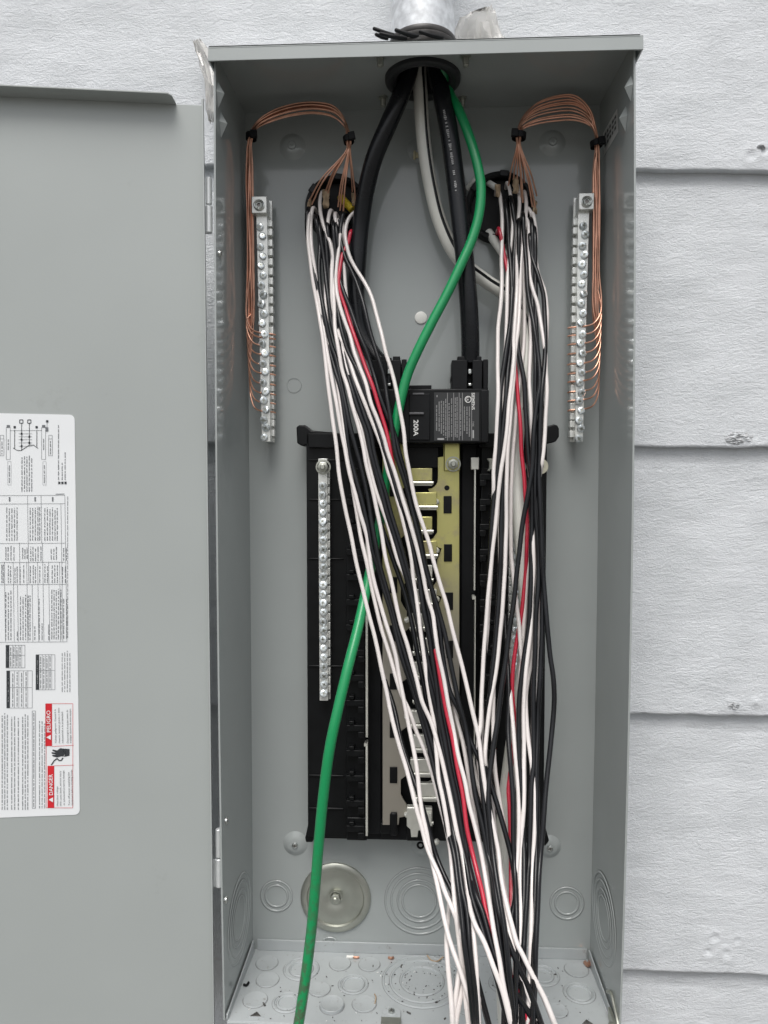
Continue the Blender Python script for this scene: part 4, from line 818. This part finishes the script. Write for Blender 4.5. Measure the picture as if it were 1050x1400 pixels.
Rr = [
 ('w', 0, 'leftmost white wire hanging from the right cable opening', GRW, [(679, 258), (682.7, 266), (684.7, 280), (686.7, 306.7), (686.7, 333), (685.5, 354), (686, 383), (684, 416.7), (681.3, 450), (680.7, 485), (680.7, 526.7), (679.7, 573), (677.8, 614), (675.3, 643), (674.7, 668), (674, 700, 2), (674, 745, 3.5), (670, 800), (666, 860), (661, 920), (659, 980), (663, 1040, 3), (672, 1090, 4), (678, 1145), (686, 1198), (694, 1238), (702, 1266), (710, 1295), (728, 1334), (743, 1363), (758, 1400)]),
 ('w', -.3, 'long white wire slanting left down the front of the right bundle', GRW, [(706, 250), (709, 260), (710, 280), (708, 313), (706.8, 352), (706.7, 390), (705, 430), (702.7, 463), (702.8, 486), (700, 513), (696, 553), (692.7, 593), (689.8, 616), (684, 647), (680, 690), (675, 742), (671.8, 770.5), (667, 816), (662.7, 880), (658.9, 943), (656.6, 989), (654, 1009), (654, 1035, 2), (660, 1085, 4), (669, 1125), (678, 1169.5), (682, 1210), (687, 1240), (694, 1268), (703, 1300), (716, 1340), (738, 1400)]),
 ('w', .2, 'white wire running straight down parallel to the left slanting one', GRW, [(717, 262), (719, 273), (718.7, 293), (716, 320), (713, 352), (711, 396.7), (709, 436.7), (705, 476.7), (702, 520), (698.5, 560), (695, 600), (693, 650), (692.5, 690), (691.4, 742), (690, 785.7), (687.8, 823.8), (684, 862), (681, 895), (676.4, 928), (670, 966), (665, 1004), (663.4, 1042), (672, 1082, 4), (682, 1110), (690, 1136), (697, 1167), (702.5, 1199), (703, 1225), (700, 1250), (697, 1275), (694, 1310), (692, 1400)]),
 ('w', 1.2, 'second white wire from the left below the right cable opening', GRW, [(693, 250), (696.7, 261), (699, 280), (701, 300), (700.7, 320), (697, 346.7), (694, 376.7), (693, 410), (693, 443), (691, 480), (688, 520), (684, 580), (681, 640), (682, 700), (684, 760), (681, 830), (676, 900), (674, 980), (676, 1040), (684, 1100, 4), (691, 1138), (698, 1168), (703, 1200), (704, 1224), (701, 1248), (697, 1272), (693, 1300), (690, 1400)]),
 ('w', 1.4, 'white wire hidden beneath the curved one on right of the right bundle', GRW, [(722, 285), (726, 291), (729, 306.7), (730.7, 333), (730.7, 355), (731, 376.7), (730, 399), (726.5, 420), (725, 440), (726, 460), (724.8, 490), (724, 520), (725, 549), (726.7, 587), (729, 630, 3), (733, 690, 3.6), (735, 750), (734, 820), (728, 890), (719, 950, 2), (721.5, 997, .6), (726, 1040), (731, 1086), (730.5, 1147), (728, 1198), (726.7, 1257), (725, 1310), (722, 1400)]),
 ('w', -.2, 'curved white wire bulging out at the right edge of the right bundle', GRW, [(718, 298), (722, 307), (723, 327), (724, 354), (725, 376.7), (728.7, 396.7), (734.7, 416.7), (739, 440.7), (743.5, 470), (746, 486), (747, 506.7), (747.7, 533), (746, 566.7), (743, 615), (740.7, 636), (737, 658, 2.5), (735, 700, 3.5), (737, 750), (739, 820), (734, 900), (729, 980), (727, 1050), (729, 1090), (729, 1130), (729, 1210), (727, 1300), (726, 1400)]),
 ('w', -.4, 'thick looking white wire bending right low in the right bundle', GRW, [(721, 585, 3), (723.5, 635, 2), (726, 677, .6), (727, 710), (729, 745), (729.7, 772), (726.7, 816), (725, 862), (721.5, 898), (718, 928), (716, 966), (716, 1012), (716.5, 1050), (716, 1101), (713, 1146.7), (711.2, 1194), (712, 1230), (712, 1270), (710.7, 1310), (709, 1340), (708, 1400)]),
 ('w', .3, 'white wire end between two black wires low on the right', GRW, [(693, 870, 3), (695.5, 915, 2), (697.7, 948, .6), (700.8, 981), (703.8, 1019.5), (706, 1050), (709, 1101), (709, 1146), (706, 1200), (706, 1260), (704, 1320), (702, 1400)]),
 ('w', .8, 'grey white wire looping outermost right just below the opening', GRW, [(728, 292), (733, 320), (733, 350), (736, 374), (744, 397), (746.7, 416.7), (748, 437), (747, 468, 2), (742, 510, 3), (739, 560, 3.5), (734, 640), (729, 720), (720, 800, 4), (713, 900, 4.5), (710, 960), (708.5, 1000), (710, 1040), (714, 1090), (716, 1150), (716, 1220), (714, 1300), (712, 1400)]),
 ('w', 3.2, 'white wire glimpsed between crossing black ones in the right bundle', GRW, [(712, 300), (716, 380), (716, 470), (706, 560), (700, 640), (698, 740), (702, 790), (708, 840), (712, 890), (716, 930), (716, 990, 4), (716.5, 1050), (716, 1101), (713, 1146), (711, 1194), (712, 1240), (711, 1300), (708, 1400)]),
 ('w', -.2, 'white wire slanting right at centre bottom before the right bundle', GRW, [(640, 1020), (650.5, 1057), (658, 1086), (668.8, 1125), (678, 1169.5), (682, 1210), (687, 1240), (694, 1268), (703, 1300), (716, 1340), (738, 1400)]),
 ('r', 1.8, 'darker red wire hanging in the middle of the right bundle', None, [(682, 313), (690, 350), (699, 400), (703, 450), (704, 480), (705, 504), (706.7, 526.7), (709, 553), (711, 580), (713.5, 620, 2.4), (716.5, 650), (718.5, 680), (720.5, 715, 3.2), (720.2, 748), (719, 781, 4), (714, 830, 4.2), (706, 880), (701.5, 913), (700.8, 943), (703, 981), (701, 1030), (695.4, 1078), (697, 1101), (698, 1150), (698.7, 1220), (697, 1280), (694, 1340), (692, 1400)]),
 ('k', -1, 'black wire crossing diagonally over the front of the right bundle', GRK, [(715, 292), (716, 320), (719, 355), (721, 390), (725, 416.7), (730.7, 450), (735.5, 487), (738, 526.7), (734.7, 546.7), (731, 580), (728.5, 613), (726.7, 643), (722.7, 670), (717, 703), (711.6, 742), (706.9, 778), (703.8, 808.6), (699, 846.7), (693, 894), (685.5, 943), (679.4, 989), (672, 1042), (668, 1090), (672, 1150), (680, 1210), (690, 1270), (698, 1340), (704, 1400)]),
 ('k', .2, 'black wire crossing the leftmost white one of the right bundle', GRK, [(698, 270), (704, 310), (702.5, 355), (701, 392), (697, 443), (690.5, 488), (685, 533), (682.7, 573), (682, 612), (680, 643), (675.5, 683), (672.7, 716.7), (671, 745), (668, 800), (664, 860), (660, 930), (656, 1000), (658, 1060), (664, 1120), (672, 1190), (680, 1260), (690, 1330), (698, 1400)]),
 ('k', .5, 'black wire running parallel inside the left edge of the right bundle', GRK, [(690, 275), (695, 320), (699, 377), (700, 420), (700, 456.7), (694.7, 507), (692, 535), (688, 580), (685.2, 616), (686.7, 677), (685, 717), (684.8, 755), (684, 786), (681, 831), (676, 890), (670, 950), (664, 1010), (664, 1060), (672, 1120), (680, 1190), (688, 1260), (694, 1330), (700, 1400)]),
 ('k', .6, 'broad looking black wire right beside the darker red one', GRK, [(709, 300), (708, 380), (706, 430), (708, 470), (712, 495), (716, 520), (718.7, 560), (721, 598), (722.7, 618), (726, 660), (727, 720), (726, 790), (722, 860), (714, 920), (710, 960), (708.5, 1000), (710, 1040), (714, 1090), (716, 1150), (716, 1220), (714, 1300), (712, 1400)]),
 ('k', .4, 'black wire with a bluish sheen at right of the right bundle', GRK, [(726, 300), (728, 360), (728, 410), (730, 460), (732, 507), (732, 560), (732.5, 610), (731, 663), (733, 703), (735.6, 747), (736.6, 778), (733.5, 831), (732, 877), (731, 905), (729, 951), (729.7, 997), (729.5, 1045), (726.7, 1075), (725, 1116), (723.6, 1177), (722, 1195), (720, 1237), (717, 1283), (716, 1303), (714, 1400)]),
 ('k', -.6, 'black wire bowing far out to the right over bare grey metal', GRK, [(724, 320), (727, 350), (737, 383), (742.7, 403), (744.7, 430), (746, 463), (744, 500), (740, 540), (738.7, 573), (738, 616), (737, 650), (738, 690), (740.7, 730), (741, 752), (743.4, 793), (745.7, 831), (749.5, 869.5), (752.4, 898), (756.4, 923.5), (757.9, 951), (755.6, 989), (751.8, 1027), (749, 1052), (748, 1063), (743.4, 1116), (739.6, 1162), (736.8, 1197), (734.7, 1243), (732.7, 1297), (732, 1330), (729, 1400)]),
 ('k', .6, 'black wire at the right edge just inside the bowed one', GRK, [(730, 310), (732, 380), (733, 450), (738, 520), (741, 570), (736, 620), (734, 680), (738, 740), (742, 800), (741, 860), (738, 930), (735, 1000), (733, 1055), (734, 1101), (734, 1150), (732, 1220), (729, 1300), (726, 1400)]),
 ('k', .1, 'greyish black wire dropping straight beside the white wire end low on the right', GRK, [(690, 840), (693, 900), (696, 951), (694.7, 997), (697.7, 1042), (699.5, 1070), (701.5, 1101), (702, 1147), (704, 1185), (706, 1230), (706, 1290), (704, 1400)]),
 ('k', 1.9, 'black wire along the right rim between the white ones', GRK, [(728, 1000), (730, 1060), (731.5, 1120), (731, 1180), (730, 1250), (728, 1320), (726, 1400)]),
]
for c, lay, lb_, g_, pts in Rr: wire(c, pts, lay, lb_, g_)

# ---------------------------------------------------------------- cable openings, kraft paper and jackets
def opening(px, py, rpx, label):
    t = thing('cable_connector', label, 'cable connector', 'round black cable connectors')
    p = P(px, py, -.012); r = rpx*mpp(p); p.y = 0; m = MB()
    m.lathe(p, (0, -1, 0), [(r, .0002), (r, .009), (r*.97, .0115), (r*.88, .012), (r*.82, .0105), (r*.80, .002)], 56); m.build('collar', BLK, t)
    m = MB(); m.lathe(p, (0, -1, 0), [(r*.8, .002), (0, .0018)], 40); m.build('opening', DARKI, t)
    for k in range(6):
        m = MB(); a = k*1.05+.4; m.obox(p+Vector((math.cos(a)*r*.9, -.0125, math.sin(a)*r*.9)), (math.cos(a)*.003, 0, math.sin(a)*.003), (0, .0012, 0), (-math.sin(a)*.0045, 0, math.cos(a)*.0045)); m.build('clamp_tab', BLK, t, .0006)
opening(459, 281, 43, 'round black cable connector at the left with copper wires fanning out above it'); opening(684, 281, 48, 'round black cable connector at the right behind the green ground cable')
def jacket(name, a, b, r, m_, label, cat='cable'):
    pts = [P(a[0], a[1], a[2]), P((a[0]+b[0])/2, (a[1]+b[1])/2, (a[2]+b[2])/2-.003), P(b[0], b[1], b[2])]
    mb = MB(); mb.tube(spline(pts, 6), r, 12); tag(mb.build(name, m_), label, cat)
jacket('cable_jacket', (466, 270, -.004), (482, 287, -.017), .0038, YELLOW, 'short yellow cable sheath end inside the left connector')
jacket('cable_jacket', (668, 250, -.004), (681, 258, -.016), .0032, WHITEP, 'white cable sheath end high inside the right connector')
jacket('cable_jacket', (668, 318, -.004), (692, 352, -.022), .0045, WHITEP, 'white cable sheath leaning out at the bottom of the right connector')
jacket('cable_jacket', (640, 258, -.002), (660, 236, -.010), .0035, WHITEP, 'white cable sheath at the upper left rim of the right connector')
def paper(px, py, y, s, label, seed):
    rg = random.Random(seed); m = MB(); p = P(px, py, y); vs = []
    for i in range(5):
        for j in range(3): vs.append(p+Vector((( j-1)*.0026*s+rg.uniform(-.001, .001), rg.uniform(-.0022, .0022), (2-i)*.0038*s+rg.uniform(-.001, .001))))
    m.add(vs, [(i*3+j, i*3+j+1, i*3+j+4, i*3+j+3) for i in range(4) for j in range(2)]); o = m.build('kraft_paper', PAPER); sm = o.modifiers.new('t', 'SOLIDIFY'); sm.thickness = .0003
    tag(o, label, 'paper scrap')
paper(446, 272, -.020, 1.25, 'tuft of brown kraft paper beside the bent white wire in the left connector', 1)
paper(422.5, 280, -.018, .7, 'small brown paper tuft at the left rim of the left connector', 2)
paper(484, 272, -.020, .9, 'brown paper strip by the thick black feeder in the left connector', 3)
paper(680, 261, -.020, .8, 'frayed brown paper tuft at the leftmost white wire of the right connector', 4)
paper(705, 253, -.022, 1.0, 'folded brown paper tuft amid bare copper in the right connector', 5)
paper(731, 283, -.020, .8, 'brown paper strip at the right rim of the right connector', 6)

# ---------------------------------------------------------------- bare copper wires
ORD = ['first', 'second', 'third', 'fourth', 'fifth', 'sixth', 'seventh', 'eighth', 'ninth', 'lowest']
def coppers(tie1, tie2, targets, arc_pts, down_x, loops, sgn, label, group):
    N = 10; k1 = mpp(P(*tie1, -.04))
    for i in range(N):
        f = i/(N-1); j1, j2 = (f-.5)*9, (f-.5)*8
        rg = random.Random(100*i+int(sgn*3+5)); tx, ty = targets[i]
        pts = [P(tx, ty, -.020), P(tx*.7+tie1[0]*.3, ty*.62+(tie1[1]+6)*.38, -.030), P(tie1[0]+j1*.5, tie1[1]+12, -.040), P(tie1[0]+j1*.7, tie1[1], -.042-.003*math.sin(f*9))]
        ox, oy, oz, g_ = rg.uniform(-1.5, 1.5), rg.uniform(-1.5, 1.5), rg.uniform(-.003, .003), ((f if i % 3 else f*.5) if sgn > 0 else f*1.15)
        for (x, y, dy) in arc_pts: pts.append(P(x+ox, y+dy*(g_-.25)+oy, -.040+.006*(tie1[0]-x)/(tie1[0]-tie2[0])+oz))
        pts.append(P(tie2[0]+j2*.6*sgn, tie2[1], -.027-.0022*math.cos(f*11)))
        ly = loops[i]; dr = (lambda y: (337+(y-230)*.010+(i*7 % 10)*.95) if sgn > 0 else (820-(y-230)*.004-(i*7 % 10)*1.0))
        for y in (235, 300, 370, 425):
            if y < ly-45: pts.append(P(dr(y)+.6*math.sin(y*.05+i), y, -.024-.003*math.cos(f*11+1)))
        ex = (356 if sgn > 0 else 800); sx = (336.5+max(0, ly-450)*.05) if sgn > 0 else (822-max(0, ly-450)*.035)
        pts += [P(sx-.5*sgn, ly-34, -.027), P(sx+1.5*sgn, ly-16, -.030), P(sx+(ex-sx)*.45, ly-4, -.031), P(ex, ly, -.027)]
        bx = 374 if sgn > 0 else 779; pts.append(P(bx, ly+2, -.0215)); pts.append(P(bx+3*sgn, ly+3, -.0205))
        cable('copper_wire', pts, .00082, COPPER, label % ORD[sorted(loops).index(ly)], 'wire', group, 8, 6)
coppers((476.5, 192), (343, 187), [(423, 274), (426, 280), (445, 262), (447, 268), (449, 258), (462, 283), (465, 288), (469, 297), (482, 262), (487, 279)],
        [(473, 168, 10), (458, 149, 18), (430, 143, 18), (400, 146, 18), (372, 155, 16), (352, 168, 10)], 340, [461, 472, 484.5, 498, 510, 524, 537, 549.5, 561.5, 455], 1,
        'bare copper wire making the %s loop from the top into the left grounding bar', 'bare copper wires on the left')
coppers((709, 186), (816, 198), [(695, 254), (702, 246), (707, 250), (713, 270), (715, 277), (717, 250), (728, 283), (730, 276), (732, 284), (734, 268)],
        [(714, 165, 12), (730, 148, 24), (757, 138, 30), (785, 137, 30), (805, 153, 20), (813, 175, 8)], 816, [446, 457, 469, 482, 496, 509, 520, 534, 546, 559], -1,
        'bare copper wire making the %s loop from the top into the right grounding bar', 'bare copper wires on the right')
def tie(px, py, y, wd, ang, label):
    t = thing('cable_tie', label, 'cable tie', 'black cable ties'); p = P(px, py, y); k = mpp(p); a = R(ang)
    ux, uz = Vector((math.cos(a), 0, math.sin(a))), Vector((-math.sin(a), 0, math.cos(a))); m = MB(); rx, ry = wd/2*k, .0058
    ring = [(math.cos(b), math.sin(b)) for b in np.linspace(0, 2*math.pi, 25)[:-1]]; vs = []
    for h, s in ((-.0028, 1), (-.0028, 1.14), (.0028, 1.14), (.0028, 1)): vs += [p+ux*rx*s*c+Vector((0, ry*s*s_, 0))+uz*h for c, s_ in ring]
    n = 24; m.add(vs, [(i*n+j, ((i+1) % 4)*n+j, ((i+1) % 4)*n+(j+1) % n, i*n+(j+1) % n) for i in range(4) for j in range(n)], 0, False); m.build('strap', BLK2, t)
    m = MB(); m.obox(p+ux*rx*.8*(1 if ang >= 0 else -1)+Vector((0, -ry*1.05, 0)), ux*.0032, (0, .002, 0), uz*.0036); m.build('head', BLK2, t, .0005)
tie(343.5, 187, -.027, 13, 0, 'black cable tie on the copper wires in the upper left corner'); tie(476.5, 191, -.042, 13, 12, 'black cable tie gathering copper wires above the left connector')
tie(709.5, 186, -.042, 17, -5, 'black cable tie gathering copper wires above the right connector'); tie(815, 197, -.027, 14, 8, 'black cable tie on the copper wires in the upper right corner')

# ---------------------------------------------------------------- debris on the floor
m = MB()
for i in range(230):
    px, py = random.uniform(318, 830), random.uniform(1308, 1396)
    if random.random() < .45: px, py = random.gauss(577, 40), random.gauss(1340, 22)
    p = PZ(px, py, .0006)
    if abs(p.x) > .172 or p.y > -.003 or p.y < -D: continue
    s = random.uniform(.0002, .0005)*(2.2 if random.random() < .06 else 1); a = random.uniform(0, 3.14); l = random.uniform(1, 2.4)
    m.obox(p, (math.cos(a)*s*l, math.sin(a)*s*l, 0), (-math.sin(a)*s*.7, math.cos(a)*s*.7, 0), (random.uniform(-.2, .2)*s, 0, s*.6), 0 if random.random() < .8 else 1)
o = m.build('dirt_crumbs', [DIRTM, PRINTW, COPPER]); o['kind'] = 'stuff'; tag(o, 'dark grit and insulation crumbs scattered over the panel floor', 'debris')
def bit(name, pts, r, m_, label, cat):
    mb = MB(); mb.tube(spline(pts, 4), r, 7); tag(mb.build(name, m_), label, cat)
def F(x, y, z=.0015): return PZ(x, y, z)
bit('wire_scrap', [F(474, 1308), F(479, 1308.5), F(483, 1308)], .0016, WHITEP, 'white insulation scrap on the floor near the rear flange', 'scrap')
bit('wire_scrap', [F(483, 1308.5), F(487, 1309), F(491, 1308.6)], .0012, COPPER, 'copper end beside the white insulation scrap on the floor', 'scrap')
bit('wire_scrap', [F(531, 1309), F(535, 1310), F(538, 1309)], .0014, COPPER, 'short copper clipping on the floor behind the big knockout', 'scrap')
bit('wire_scrap', [F(584, 1306, .003), F(590, 1313), F(598, 1314), (F(606, 1308, .004))], .0007, PAPER, 'curled brown strand on the floor near the white wires', 'scrap')
bit('wire_scrap', [F(800, 1316, .002), F(804, 1319, .004), F(807, 1315, .003)], .0022, COPPER, 'copper clipping in the rear right corner of the floor', 'scrap')
bit('wire_scrap', [F(333, 1346), F(337, 1347), F(340, 1343)], .0012, BLK2, 'black insulation curl near the left side of the floor', 'scrap')
bit('wire_scrap', [F(512, 1359), F(514, 1363), F(512.5, 1372)], .0006, PAPER, 'thin brown strand beside the round knockouts on the floor', 'scrap')
